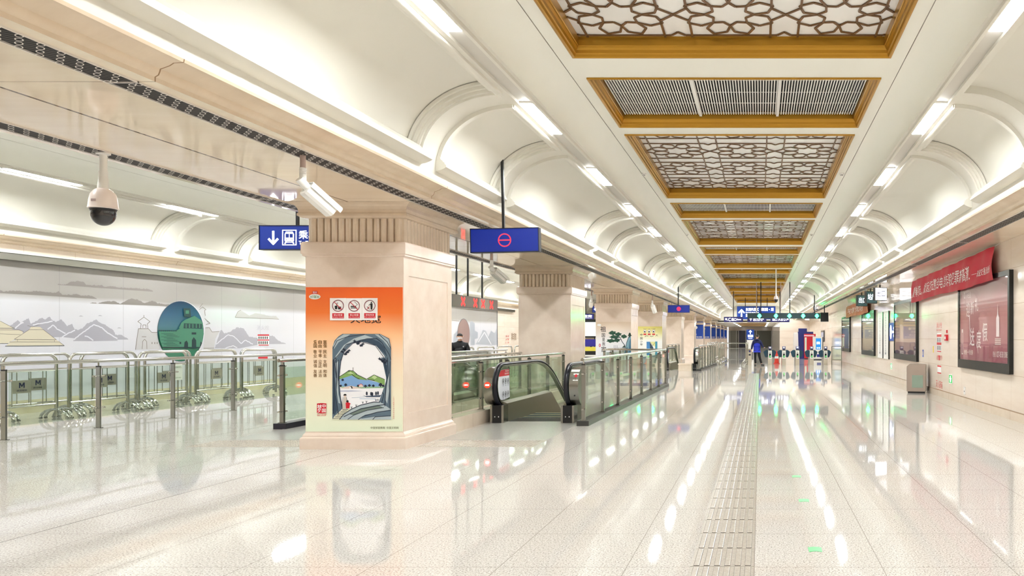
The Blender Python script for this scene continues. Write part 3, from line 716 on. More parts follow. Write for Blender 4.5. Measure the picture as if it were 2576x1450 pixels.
A.pg(M_rock, [r(1210, 0), r(1357, 0), r(1357, 790), r(1255, 790), r(1240, 700), r(1170, 680), r(1220, 540), r(1280, 360), r(1290, 200)], 2); A.pg(M_rockl, [r(1310, 300), r(1345, 200), r(1330, 500), r(1300, 700), r(1270, 640)], 3); A.pg(M_rockd, [r(1230, 60), r(1300, 120), r(1310, 300), r(1290, 330)], 3)
for pts, wd in (([q(476, 960), q(540, 830), q(700, 770), q(960, 735)], 1.5), ([q(480, 1130), q(560, 1050), q(680, 890), q(860, 840), q(1000, 800), q(1130, 800)], 1.6), ([q(1130, 790), q(1220, 860), q(1330, 1040), q(1357, 1120)], 1.6), ([q(1175, 735), q(1300, 850), q(1357, 960)], 1.6), ([q(600, 1140), q(640, 1010), q(780, 870), q(900, 845), q(1120, 905), q(1245, 1080), q(1290, 1300)], 1.3), ([q(560, 1120), q(560, 1440)], 1.6), ([q(500, 1150), q(530, 1400)], 1.8), ([r(520, 0), r(535, 300), r(520, 600), r(560, 860)], 1.8), ([r(600, 20), r(570, 300), r(580, 540), r(620, 780)], 1.6), ([r(480, 40), r(500, 500), r(480, 860)], 1.8), ([r(1300, 0), r(1320, 260), r(1280, 420), r(1265, 740)], 1.8), ([r(1345, 60), r(1330, 420), r(1340, 760)], 1.4), ([r(1225, 530), r(1250, 560), r(1215, 690)], 1.6)):
    A.line(M_ink2, pts, wd, 4)
# hills, water, bridge, boats
A.pg(M_pb, [r(580, 310), r(740, 250), r(860, 320), r(1010, 340), r(1180, 385), r(1180, 440), r(620, 440), r(580, 400)], 2)
A.pg(M_pg, [r(568, 296), r(640, 250), r(720, 195), r(770, 200), r(850, 265), r(980, 330), r(1010, 345), r(860, 330), r(760, 270), r(640, 310), r(575, 330)], 3)
A.pg(M_pgl, [r(690, 240), r(745, 215), r(800, 255), r(760, 250)], 4); A.pg(M_pg, [r(985, 325), r(1100, 260), r(1170, 290), r(1262, 330), r(1262, 420), r(1140, 370)], 3); A.pg(M_pgl, [r(1060, 300), r(1105, 268), r(1150, 300), r(1110, 330)], 4)
for pts, wd in (([r(568, 296), r(650, 245), r(720, 195), r(790, 205), r(850, 262), r(985, 328)], 1.3), ([r(985, 328), r(1100, 262), r(1175, 295), r(1260, 332)], 1.0), ([r(782, 200), r(782, 150)], 1.2), ([r(760, 250), r(820, 300), r(880, 325)], 1.2), ([r(1000, 330), r(1110, 350)], 1.4)): A.line(M_ink, pts, wd, 5)
for a, b, s in ((595, 430, 40), (670, 415, 45), (860, 430, 40), (970, 435, 45), (1030, 425, 42), (1090, 430, 42), (1200, 415, 60), (1240, 430, 40), (625, 340, 40), (720, 205, 18), (830, 250, 16)):
    cx, cyy = r(a, b); A.pg(M_ink2, [(cx + s / 6.04 * .5 * math.cos(k) * (1 + .25 * math.sin(5 * k)), cyy + s / 6.04 * .42 * math.sin(k) * (1 + .25 * math.cos(4 * k))) for k in [2 * PI * i / 14 for i in range(14)]], 5)
A.pg(mat('print_shore', (150, 188, 150), .5), [r(590, 440), r(1255, 440), r(1255, 462), r(900, 470), r(600, 456)], 3)
A.pg(M_pin, [r(585, 470), r(660, 445), r(755, 428), r(840, 450), r(910, 470), r(760, 474)], 5); A.pg(M_ink, [r(725, 470), r(735, 440), r(765, 432), r(780, 470)], 6); A.pg(M_paper, [r(722, 470), r(735, 445), r(752, 445), r(760, 470)], 7)
A.pg(M_pin, [r(870, 450), r(875, 415), r(905, 395), r(935, 420), r(930, 450)], 6); A.line(M_red, [r(865, 425), r(905, 398), r(940, 428)], 1, 7)
A.pg(mat('print_water', (186, 192, 214), .5), [r(580, 500), r(760, 498), r(930, 508), r(700, 520), r(590, 518)], 3); A.line(mat('print_water2', (150, 170, 200), .5), [r(760, 610), r(960, 600)], .8, 3); A.line(mat('print_water3', (140, 170, 210), .5), [r(880, 625), r(1130, 628)], 1, 3)
A.pg(mat('print_boat', (70, 84, 108), .5), [r(930, 565), r(970, 585), r(1210, 570), r(1190, 600), r(980, 600)], 4)
for a, b in ((990, 545), (1055, 550), (1075, 555), (1130, 545), (1160, 540)): cx, cyy = r(a, b); A.ell(M_ink2, cx, cyy, 2.2, 5, 4, 10)
A.pg(mat('print_robe', (204, 196, 186), .5), [r(645, 600), r(675, 600), r(690, 650), r(690, 780), r(620, 790), r(620, 680)], 5); A.ell(M_pin, *r(660, 585), 3.2, 3.6, 5, 12); A.pg(M_ink, [r(632, 575), r(650, 552), r(672, 552), r(690, 572), r(660, 580)], 6); A.line(M_ink, [r(632, 600), r(616, 680), r(620, 780)], .7, 6); A.line(M_ink, [r(680, 600), r(692, 660), r(690, 780)], .7, 6)
A.pg(M_red, [r(670, 690), r(700, 670), r(730, 690), r(748, 700), r(735, 712), r(728, 770), r(676, 774)], 6); A.ell(M_ink, *r(698, 665), 3.2, 3.0, 6, 12)
A.pg(mat('print_stone_pale', (222, 222, 196), .5), [r(466, 942), r(500, 890), r(625, 780), r(745, 770), r(700, 830), r(580, 942)], 3)
for i in range(6): A.line(M_ink2, [r(480 + 28 * i, 925 - 26 * i), r(600 + 22 * i, 915 - 26 * i)], 1.1, 4)
A.pg(M_rockl, [r(575, 942), r(640, 860), r(760, 780), r(900, 720), r(1100, 672), r(1200, 680), r(1260, 720), r(1357, 790), r(1357, 942)], 3); A.pg(mat('ink_rock_olive', (112, 128, 120), .5), [r(720, 860), r(900, 770), r(1160, 720), r(1240, 760), r(1000, 800), r(800, 880)], 4); A.pg(M_rock, [r(900, 930), r(960, 870), r(1180, 830), r(1357, 790), r(1357, 880), r(1100, 900)], 4)
for pts, wd in (([r(575, 942), r(640, 862), r(760, 782), r(900, 722), r(1100, 674), r(1190, 680)], 1.8), ([r(640, 900), r(760, 840), r(900, 780), r(1150, 730), r(1260, 715)], 1.8), ([r(700, 940), r(800, 870), r(1000, 800), r(1250, 760)], 1.5), ([r(860, 942), r(940, 890), r(1150, 830), r(1357, 800)], 1.8), ([r(1080, 942), r(1120, 900), r(1357, 885)], 1.6)): A.line(M_ink2, pts, wd, 5)
for a, b in ((760, 775), (830, 745), (930, 700), (985, 690), (1130, 665), (1160, 660)):
    for k in (-12, 0, 14): A.line(M_ink2, [r(a, b), r(a + k, b - 32)], .7, 5)
for a, b in ((840, 850), (890, 880), (680, 980), (650, 1010), (1220, 1120), (1250, 1140)):
    for k in range(5):
        cx, cyy = q(a + 40 * math.cos(k * 1.3), b + 24 * math.sin(k * 1.9)); A.pg(M_ink2, [(cx + 3.4 * math.cos(z) * (1 + .5 * math.cos(5 * z + k)), cyy + 2.6 * math.sin(z) * (1 + .5 * math.sin(4 * z + k))) for z in [2 * PI * i / 20 for i in range(20)]], 5)
A.build('printed_art', t, True)
# three small notices fixed over the poster
def notice(px0, px1, py0, py1, Y, label, kind, txt, eng):
    t = thing('prohibition_notice', label, 'notice', (X_((px0 + px1) / 2, Y), Y, Z_(py1, Y)), group='prohibition notices on the nearest column')
    MB(M_paper).box(X_(px0, Y), X_(px1, Y), Y - .006, Y, Z_(py1, Y), Z_(py0, Y)).build('board', t, True)
    A = Art(front(Y - .0065), .001); c = (px0 + px1) / 2; W = px1 - px0; H = py1 - py0; cyy = py0 + H * .345; R = W * .365; M = mat('ring_maroon', (120, 24, 40), .5)
    A.rect(M_red, c - R, py0 + H * .91, c + R, py0 + H * .68, 1); A.text(M_paper, txt, c - R * .75, py0 + H * .805, c + R * .75, py0 + H * .715, 2); A.text(M_paper, eng, c - R * .9, py0 + H * .885, c + R * .9, py0 + H * .835, 2)
    if kind == 0:
        A.pg(M_ink, [(c - R * .58, cyy), (c - R * .1, cyy), (c - R * .15, cyy + R * .6), (c - R * .52, cyy + R * .6)], 2); A.rect(M_ink, c, cyy + R * .15, c + R * .5, cyy + R * .62, 2); A.line(M_ink, [(c - R * .3, cyy), (c - R * .2, cyy - R * .4), (c, cyy - R * .5)], R * .08, 2)
    if kind == 1:
        A.rect(M_ink, c - R * .62, cyy + R * .02, c + R * .35, cyy + R * .2, 2); A.rect(M_ink, c - R * .6, cyy + R * .3, c + R * .5, cyy + R * .44, 2); A.line(M_ink, [(c + R * .3, cyy - R * .05), (c + R * .6, cyy - R * .2), (c + R * .3, cyy - R * .5), (c + R * .05, cyy - R * .75)], R * .05, 2)
    if kind == 2:
        A.ell(M_ink, c + R * .28, cyy - R * .55, R * .12, R * .13, 2, 12); A.pg(M_ink, [(c + R * .1, cyy - R * .4), (c + R * .48, cyy - R * .4), (c + R * .48, cyy + R * .15), (c + R * .42, cyy + R * .68), (c + R * .16, cyy + R * .68), (c + R * .12, cyy + R * .1)], 2); A.line(M_ink, [(c + R * .12, cyy - R * .32), (c - R * .2, cyy - R * .05)], R * .1, 2); A.line(M_ink, [(c - R * .5, cyy + R * .15), (c - R * .05, cyy + R * .65)], R * .09, 2); A.line(M_red, [(c - R * .05, cyy + R * .15), (c - R * .5, cyy + R * .65)], R * .09, 3)
    A.ring(M, c, cyy, R, R, R * .11, 4, 32)
    if kind < 2: A.line(mat('slash_crimson', (196, 16, 48), .5), [(c - R * .68, cyy - R * .68), (c + R * .68, cyy + R * .68)], R * .11, 5)
    A.build('printed_art', t, True); return t
YN2 = YP - .012
notice(830.5, 871, 750.4, 806.4, YN2, 'white no eating or drinking notice, left of three on the orange poster', 0, '禁止饮食', 'No Eating or Drinking')
notice(871.4, 910.6, 750.8, 806.2, YN2, 'white no smoking notice, middle of three on the orange poster', 1, '禁止吸烟', 'No Smoking')
notice(911, 950, 750.4, 806, YN2, 'white no littering notice, right of three on the orange poster', 2, '请勿乱扔垃圾', 'No Littering')
# pine poster on the third column
Y2 = 10.86 + 2 * PER - .006; q = lambda a, b: (1470 + a / 9.064, 740 + b / 9.064)
M_pine = grad('pine_print', .25, 2.4, [(0, (226, 232, 240)), (.55, (236, 236, 240)), (.8, (232, 216, 200)), (1, (206, 180, 150))])
t = thing('column_poster', 'pale poster with pine tree and black brush lettering on the third column', 'poster', (-5.83, Y2, .25))
MB(M_pine).box(-6.53, -5.13, Y2 - .002, Y2 + .006, .25, Z_(810.5, Y2)).build('sheet', t, True)
A = Art(front(Y2 - .003), .002); M_pn = mat('pine_green', (34, 84, 62), .5); M_pn2 = mat('pine_deep', (24, 56, 44), .5)
for ch, a0, b0, a1, b1 in (('祖', 365, 742, 492, 865), ('国', 395, 895, 470, 985), ('是', 405, 1000, 470, 1085), ('我', 405, 1095, 475, 1180), ('家', 385, 1200, 500, 1330)): A.text(M_ink, ch, *q(a0, b1), *q(a1, b0), 1, .02)
A.ring(M_red, *q(352, 1172), 2.4, 4.2, 1.4, 1, 16); A.ell(M_paper, *q(338, 708), 5, 3, 1, 16)
for a, b, ra, rb in ((640, 890, 80, 45), (770, 920, 75, 40), (905, 970, 65, 42), (690, 985, 110, 40), (610, 1070, 95, 40), (740, 1060, 70, 40)):
    cx, cyy = q(a, b); A.pg(M_pn, [(cx + ra / 9.064 * math.cos(k) * (1 + .22 * math.sin(7 * k + a)), cyy + rb / 9.064 * math.sin(k) * (1 + .22 * math.cos(6 * k + b))) for k in [2 * PI * i / 26 for i in range(26)]], 2)
    for i in range(9): k = i * 2.4; A.line(M_pn2, [(cx + ra / 11 * math.cos(k), cyy + rb / 13 * math.sin(k)), (cx + ra / 20 * math.cos(k + 1), cyy + rb / 16 * math.sin(k + 1) - 1.6)], .9, 3)
A.line(M_ink2, [q(760, 920), q(830, 1020), q(860, 1090), q(930, 1180)], 1.6, 2); A.line(M_ink2, [q(700, 1010), q(830, 1040)], 1.2, 2)
A.pg(mat('cliff_teal', (120, 160, 176), .5), [q(930, 1290), q(960, 1120), q(1010, 980), q(1062, 940), q(1066, 1290), q(1066, 1400), q(900, 1400)], 2); A.pg(mat('cliff_teal_deep', (70, 112, 136), .5), [q(1010, 1290), q(1030, 1080), q(1062, 1000), q(1062, 1400), q(990, 1400)], 3); A.line(M_ink2, [q(925, 1300), q(960, 1120), q(1010, 980), q(1060, 935)], 1.2, 4)
for a, b in ((880, 1260), (910, 1230), (1035, 940)):
    cx, cyy = q(a, b); A.pg(M_pn2, [(cx + 4 * math.cos(k) * (1 + .4 * math.sin(5 * k)), cyy + 5 * math.sin(k) * (1 + .4 * math.cos(4 * k))) for k in [2 * PI * i / 18 for i in range(18)]], 4)
for i in range(3):
    for j in range(8): A.text(mat('print_slate', (90, 96, 130), .5), '富强民主文明和谐自由平等公正法治爱国敬业诚信友善'[(2 - i) * 8 + j], *q(668 + 36 * i, 1190 + 27 * j), *q(688 + 36 * i, 1170 + 27 * j), 2)
A.build('printed_art', t, True)
# yellow-topped poster on the fourth column
Y3 = 10.86 + 3 * PER - .006
M_yel = grad('yellow_print', .25, 2.2, [(0, (238, 238, 236)), (.6, (244, 244, 240)), (.8, (240, 234, 176)), (1, (226, 214, 110))])
t = thing('column_poster', 'white poster fading to yellow at top on the fourth column', 'poster', (-5.83, Y3, .25))
MB(M_yel).box(-6.52, -5.13, Y3 - .002, Y3 + .006, .25, Z_(822, Y3)).build('sheet', t, True)
A = Art(front(Y3 - .003), .002)
for ch, b in zip('中国少年', (905, 985, 1060, 1125)): A.text(M_ink, ch, *q(1272, b + 55), *q(1330, b), 1, .01)
for i, k in enumerate((1380, 1478, 1580)): A.ell(M_paper, *q(k, 850), 4.2, 4.2, 1, 18); A.ring(mat('ring_maroon', (120, 24, 40), .5), *q(k, 850), 4, 4, .6, 2, 18); A.rect(M_ink, *q(k - 16, 875), *q(k + 12, 845), 2); A.rect(M_red, *q(k - 33, 935), *q(k + 33, 905), 2)
A.text(M_ink, '大', *q(1620, 970), *q(1680, 920), 1, .02); A.line(M_ink, [q(1380, 980), q(1400, 958), q(1460, 960)], 1.0, 2); A.line(M_ink, [q(1495, 960), q(1530, 972), q(1580, 955)], 1.0, 2)
A.text(M_gold2, '社会主义核心价值观', *q(1340, 805), *q(1620, 785), 1)
A.pg(mat('curtain_blue', (72, 140, 200), .5), [q(1420, 1090), q(1500, 1090), q(1500, 1400), q(1420, 1400)], 2); A.pg(mat('curtain_teal', (66, 150, 178), .5), [q(1615, 1085), q(1665, 1085), q(1665, 1400), q(1615, 1400)], 2); A.pg(mat('print_pale_yellow', (232, 230, 160), .5), [q(1500, 1090), q(1615, 1090), q(1615, 1200), q(1570, 1180)], 1); A.pg(M_rockd, [q(1490, 1100), q(1560, 1200), q(1590, 1280), q(1500, 1280)], 3)
A.ell(M_ink, *q(1520, 1270), 4, 3.4, 4, 14); A.ell(M_ink, *q(1560, 1270), 4, 3.4, 4, 14); A.line(mat('print_olive', (92, 92, 40), .5), [q(1500, 1100), q(1560, 1180), q(1610, 1110)], .7, 3)
A.build('printed_art', t, True)
# blue posters on the far columns
pb = thing('column_poster', 'blue poster with white lettering on the far columns, first from the camera', 'poster', (0, 0, 0), group='blue posters on the far columns')
MB(M_blue).box(-.69, .69, -.003, .0, 1.5, 3.05).build('sheet', pb)
A = Art(lambda a, b, g: (a, -.004 - g, b), .004); A.text(M_paper, '文明乘车', -.5, 2.78, .45, 2.98, 1, .02); A.text(M_paper, '请勿', -.55, 2.42, -.05, 2.68, 1, .02); A.ell(M_paper, .05, 2.52, .12, .14, 1, 14); A.text(M_paper, '先下', -.6, 2.05, -.1, 2.3, 1, .02); A.text(M_paper, '后上车', -.62, 1.78, .1, 1.98, 1, .02); A.text(M_paper, '武汉地铁', -.62, 1.6, .6, 1.72, 1, .02); A.rect(M_paper, -.62, 1.54, .62, 1.555, 1)
A.build('printed_art', pb)
for k in range(6, 12):
    loc = (-5.83, 10.86 + PER * k - .004, 0)
    if k == 6: pb.location = loc
    else: dup(pb, loc, label='blue poster with white lettering on the far columns, %s from the camera' % od(k - 6))
# =====================================================================
# RIGHT WALL
# =====================================================================
XW = XR
M_frame = mat('frame_black', (14, 18, 20), 0.25)
def crossed(nm, stops, vert=True, rough=.3):
    m = mat(nm, (255, 255, 255), rough); t = NT(m); pos, p = t.xyz()
    t.l(t.ramp(t.math('DIVIDE', t.math('SUBTRACT', p[2], .95), 1.9), stops), t.b.inputs['Base Color']); return m
M_wine = crossed('poster_wine', [(0, (140, 44, 82)), (.3, (158, 70, 92)), (.6, (168, 96, 104)), (1, (160, 118, 122))])
M_tan = crossed('poster_tan', [(0, (120, 92, 96)), (.35, (196, 172, 160)), (.6, (176, 140, 112)), (1, (96, 84, 74))])
M_sand = crossed('poster_sand', [(0, (120, 110, 96)), (.4, (204, 196, 168)), (.7, (206, 198, 176)), (1, (70, 92, 88))])
M_sage = crossed('poster_sage', [(0, (110, 118, 112)), (.5, (138, 158, 148)), (1, (120, 128, 120))])
M_pglass = glass('poster_glass', (255, 255, 255))
def lightbox(y0, y1, z0, z1, label, m, art=None):
    t = thing('poster_case', label, 'poster case', (XW - .04, (y0 + y1) / 2, z0), group='framed poster cases on the right wall'); e = .10
    mb = MB(M_frame)
    for a, b, c, d in ((y0, y1, z0, z0 + .20), (y0, y1, z1 - .10, z1), (y0, y0 + e, z0 + .2, z1 - .1), (y1 - e, y1, z0 + .2, z1 - .1)): mb.box(XW - .085, XW, a, b, c, d)
    mb.build('frame', t, True)
    MB(m).box(XW - .045, XW - .02, y0 + e, y1 - e, z0 + .2, z1 - .1).build('print', t, True)
    if art:
        A = Art(sidem(XW - .046), .0015); art(A); A.build('printed_art', t, True)
    MB(M_pglass).poly([(XW - .075, y0 + e, z0 + .2), (XW - .075, y1 - e, z0 + .2), (XW - .075, y1 - e, z1 - .1), (XW - .075, y0 + e, z1 - .1)]).build('glass_pane', t, True)
    return t
M_call = mat('calligraphy_white', (236, 222, 222), 0.5)
def art1(A):
    # text runs from the far (large y) end towards the camera, so u is reversed
    B = Art(lambda a, b, g: A.fn(18.4 - a, b, g), A.gap)
    B.ms, B.v, B.f, B.mi, B.sm = A.ms, A.v, A.f, A.mi, A.sm
    for ch, a, z, s in (('迎', .62, 2.25, .34), ('新', .98, 2.28, .30), ('礼', 1.34, 2.34, .30), ('送', .92, 1.62, .42), ('度', 1.46, 1.56, .40), ('假', 1.92, 1.72, .40)): B.text(M_call, ch, a, z - s / 2, a + s * .9, z + s / 2, 1, .03)
    B.line(M_call, [(.9, 2.1), (.95, 1.75), (1.0, 1.45)], .05, 1, .02); B.line(M_call, [(1.5, 1.5), (1.6, 1.25)], .05, 1, .02)
    B.rect(M_call, .22, 1.2, .36, 1.80, 1); B.rect(M_wine, .25, 1.23, .33, 1.72, 2); B.text(M_call, '01', .42, 2.52, .62, 2.68, 1); B.text(M_call, '新生活', .68, 2.52, 1.0, 2.66, 1)
    B.text(M_call, '地铁一号线旁', .44, 1.2, 1.2, 1.32, 1, .02); B.text(M_call, '热线', 2.66, 1.2, 2.86, 1.32, 1); B.text(M_call, '027-8558 3088', 2.92, 1.2, 3.62, 1.32, 1, .02)
    B.pg(M_call, [(2.9, 1.62), (3.1, 1.62), (3.1, 2.0), (3.03, 2.08), (3.0, 2.3), (2.97, 2.08), (2.9, 2.0)], 1)
    for i in range(4): B.rect(M_call, 2.82, 1.46 + .035 * i, 3.2, 1.475 + .035 * i, 1)
    B.text(M_txtw, '武汉地铁', 3.0 + .42, .93, 3.74, 1.02, 1)
t = lightbox(14.6, 18.4, .885, 2.92, 'black framed case with wine red poster and white brush lettering', M_wine, art1)
def art2(A):
    A.rect(mat('plum_reflection', (96, 58, 74), .5), 23.6, 1.05, 27.0, 1.45, 1)  # plum band is a glass reflection painted onto the print
lightbox(23.3, 27.2, .85, 2.86, 'black framed case with tan poster and painted plum reflection above the litter bin', M_tan, art2)
lightbox(32.0, 35.9, .82, 2.78, 'black framed case with sandy poster below the far orange banner', M_sand)
lightbox(40.7, 44.6, .82, 2.78, 'black framed case with dull green poster, farthest along the right wall', M_sage)
# banners
def banner(y0, y1, za0, za1, zb0, zb1, label, m, fn, wob):
    """y0 near end; za = bottom, zb = top at near / far end"""
    t = thing('banner', label, 'banner', (XW - .12, (y0 + y1) / 2, (za0 + za1) / 2)); N, K = 60, 10
    def P(a, b, g=0):                                          # a along 0..1 from the far end, b up 0..1
        y = y1 + (y0 - y1) * a; lo = za1 + (za0 - za1) * a; hi = zb1 + (zb0 - zb1) * a
        sag = .018 * math.sin(a * PI * 3 + 1) * (1 - b) * wob; fold = .018 * math.sin(a * 31 + b * 4) + .012 * math.sin(a * 67 - b * 6)
        return (XW - .12 - fold - .03 * (1 - b) - g, y, lo + (hi - lo) * b - sag)
    mb = MB(m); mb.smooth = True
    mb.strip([[P(i / N, j / K) for i in range(N + 1)] for j in range(K + 1)]); mb.smooth = False
    mb.build('cloth', t, True)
    A = Art(lambda a, b, g: P(a, b, .004 + g), .001); fn(A); A.build('lettering', t, True)
    mb = MB(M_white)
    for a in (0, .33, .66, 1): p = P(a, 1); mb.cyl(p, (XW, p[1], ZS), .006, 6)
    mb.build('tie_cord', t, True); return t
M_bred = mat('banner_red', (198, 18, 50), 0.55); M_bwhite = mat('banner_white', (248, 236, 236), 0.6)
def btext(A):
    s = '重拳打击，掀起打击整治电信诈骗犯罪新高潮！'; w = .80 / len(s)
    for i, ch in enumerate(s):
        if ch == '，': A.text(M_bwhite, ch, .03 + w * i, .24, .03 + w * (i + .3), .34, 1, .02)
        elif ch == '！': A.text(M_bwhite, '.', .03 + w * (i + .2), .24, .03 + w * (i + .5), .31, 1, .02)
        else: A.text(M_bwhite, ch, .03 + w * i, .24, .03 + w * (i + .90), .70, 1, .03)
    A.rect(M_bwhite, .825, .36, .86, .375, 1)
    for i, ch in enumerate('轨道交通派出所'): A.text(M_bwhite, ch, .865 + .0175 * i, .24, .865 + .0175 * (i + .9), .46, 1, .02)
banner(15.45, 23.75, 2.77, 2.70, 3.47, 3.36, 'long red cloth banner with white characters over the poster cases', M_bred, btext, 1)
banner(33.3, 41.8, 2.70, 2.70, 3.36, 3.30, 'distant orange-brown cloth banner with pale characters on the right wall', mat('banner_orange', (190, 100, 62), .55), lambda A: [A.text(M_bwhite, ch, .08 + .095 * i, .25, .08 + .095 * i + .085, .72, 1, .03) for i, ch in enumerate('平安地铁你我同行')], 1)
# notices on the wall (red fire lettering)
M_fire = mat('fire_red', (205, 52, 58), 0.5)
t = thing('fire_cabinet_notice', 'red fire hydrant lettering and notices on the wall beside the litter bin', 'notice', (XW, 20.6, 1.0)); A = Art(sidem(XW), .002)
B = Art(lambda a, b, g: A.fn(21.0 - a, b, g), A.gap)
for i, ch in enumerate('消火栓'): B.text(M_fire, ch, .03 + .22 * i, 1.86, .21 + .22 * i, 2.02, 1)
B.text(M_fire, 'FIRE HYDRANT', .03, 1.78, .66, 1.83, 1)
B.rect(M_paper, .08, 1.20, .60, 1.72, 1)
for z in (1.62, 1.40): B.rect(M_fire, .08, z, .60, z + .07, 2); [B.rect(M_ink, .12 + .12 * i, z - .14, .18 + .12 * i, z - .02, 2) for i in range(4)]
B.rect(M_fire, .1, 1.21, .58, 1.24, 2)
B.text(M_fire, '火警', .03, .98, .26, 1.12, 1); B.rect(M_red, .30, .98, .42, 1.08, 1); B.ell(M_red, .36, 1.09, .1, .03, 1, 12); B.text(M_fire, '119', .48, .98, .68, 1.12, 1)
B.rect(M_paper, .14, .62, .58, .84, 1); B.rect(M_fire, .14, .80, .58, .84, 2); B.rect(M_fire, .14, .62, .58, .65, 2)
for i, ch in enumerate('灭火器箱'): B.text(M_fire, ch, -.02 + .19 * i, .22, .14 + .19 * i, .42, 1)
B.text(M_fire, 'FIRE EXTINGUISHER BOX', -.02, .14, .74, .19, 1)
B.build('lettering', t, True)
# fire call point, stickers, exit lights, socket
t = thing('fire_call_point', 'small red fire call point on the wall left of the wine red poster', 'call point', (XW, 19.75, 1.55)); MB(M_red).box(XW - .06, XW, 19.66, 19.84, 1.52, 1.68).build('box', t, True); MB(M_paper).box(XW - .063, XW - .06, 19.70, 19.80, 1.56, 1.63).build('window', t, True); MB(M_red).box(XW - .03, XW, 19.73, 19.77, 1.72, 1.80).build('strobe', t, True)
def sticker(y, z, w, h, m, label, extra=None):
    t = thing('wall_sticker', label, 'sticker', (XW, y, z)); MB(m).box(XW - .004, XW, y - w / 2, y + w / 2, z, z + h).build('plate', t, True)
    if extra:
        A = Art(sidem(XW - .005), .001); extra(A, y, z, w, h); A.build('print', t, True)
    return t
sticker(22.7, 1.02, .16, .22, M_blue, 'small blue sticker on the wall above the litter bin', lambda A, y, z, w, h: A.rect(M_paper, y - .03, z + .05, y + .03, z + .17))
sticker(21.35, 1.18, .10, .18, mat('sticker_yellow', (236, 206, 60), .5), 'small yellow sticker left of the red fire lettering')
def exitl(y, label):
    t = thing('exit_light', label, 'exit sign', (XW, y, .42)); MB(M_white).box(XW - .02, XW, y - .17, y + .17, .42, .66).build('housing', t, True)
    A = Art(sidem(XW - .021), .001); G = mat('exit_green', (20, 150, 60), .5, emit=.35, ecol=(10, 160, 60)); A.rect(G, y - .15, .44, y + .15, .64); A.pg(M_txtw, [(y - .04, .46), (y + .04, .46), (y + .05, .53), (y + .1, .55), (y + .04, .57), (y + .03, .62), (y - .03, .62), (y - .04, .57), (y - .1, .55), (y - .05, .53)], 2); A.build('face', t, True)
exitl(19.35, 'green lit exit light low on the wall under the red call point'); exitl(28.1, 'green lit exit light low on the wall under the white strip panels')
t = thing('wall_socket', 'small white socket plate low on the wall below the wine red poster', 'socket', (XW, 18.05, .3)); MB(M_white).box(XW - .018, XW, 18.0, 18.12, .24, .42).build('plate', t, True); MB(M_ink).box(XW - .02, XW - .018, 18.04, 18.08, .30, .33).build('outlet', t, True)
# vertical white text panels and the blue arrow sign
for y0, y1, nm in ((29.9, 31.2, 'left of the pair'), (28.55, 29.75, 'right of the pair')):
    t = thing('text_panel', 'tall narrow white text panel on the right wall, %s' % nm, 'panel', (XW, (y0 + y1) / 2, .78)); MB(M_frame).box(XW - .04, XW - .001, y0, y0 + .12, .78, 2.62).use(M_white).box(XW - .04, XW - .001, y0 + .12, y1, .78, 2.62).build('board', t, True)
    A = Art(sidem(XW - .041), .001); c = (y0 + y1) / 2 + .06
    for i, ch in enumerate('文明乘车先下后上请勿拥挤安全第一'): B = Art(lambda a, b, g: A.fn(2 * c - a, b, g), A.gap); B.ms, B.v, B.f, B.mi, B.sm = A.ms, A.v, A.f, A.mi, A.sm; B.text(mat('print_grey', (110, 116, 128), .5), ch, c - .10, 2.42 - .098 * i, c + .10, 2.50 - .098 * i, 1)
    A.build('lettering', t, True)
t = thing('direction_sign', 'blue wall sign with white right arrow beside the white text panels', 'sign', (XW, 27.95, 1.5)); MB(M_blue).box(XW - .02, XW, 27.3, 28.55, 1.48, 2.15).build('plate', t, True)
A = Art(lambda a, b, g: (XW - .021 - g, 28.55 - a, b), .001); A.ring(M_txtw, .36, 1.81, .2, .26, .03, 1, 24); A.rect(M_txtw, .26, 1.62, .31, 2.0); A.rect(M_txtw, .40, 1.62, .45, 2.0); arrow(A, M_txtw, .92, 1.81, .46, -PI / 2, 1, .09); A.build('print', t, True)
# hanging platform signs near the wall, edge on
for y, nm, txt, em in ((27.6, 'nearest, with bright white face', '出口', 1), (29.9, 'middle, with blue and white lettering', '站厅', 0), (32.6, 'farthest, pale green', '出口', 0)):
    t = thing('hanging_sign', 'box sign hung by the right wall, %s' % nm, 'sign', (4.25, y, 3.2), .42)
    MB(M_black).box(-.05, .46, 0, .14, -.24, .24).build('housing', t)
    A = Art(lambda a, b, g: (a, -.003 - g, b), .001); A.rect(M_txtw if em else mat('sign_teal', (86, 130, 140), .4), -.04, -.22, .44, .22, 1); A.text(M_navy if em else M_txtw, txt, .02, -.1, .38, .14, 2, .02); A.build('face', t)
    MB(M_black).box(.18, .22, .05, .09, .24, .33).build('hanging_pole', t)
# litter bin
t = thing('litter_bin', 'grey steel litter bin standing against the right wall', 'litter bin', (4.55, 21.95, 0), -.25); M_bin = mat('bin_steel', (176, 164, 154), .32, metal=.75)
MB(M_black).box(-.24, .24, -.21, .21, 0, .05).build('plinth', t)
o = [(-.27, .05), (.27, .05), (.27, .84), (-.19, .84), (-.27, .77)]
MB(M_bin).prism(o, lambda p, a: (p[0], a, p[1]), -.235, .235).build('body', t)
MB(mat('bin_panel', (150, 172, 158), .15, metal=.3)).box(-.12, .19, -.242, -.235, .16, .52).build('front_panel', t); MB(mat('bin_panel_pale', (186, 196, 194), .2)).box(-.277, -.27, -.17, .17, .14, .55).build('side_panel', t)
MB(M_black).box(-.276, -.269, -.16, .16, .60, .72).build('slot', t)
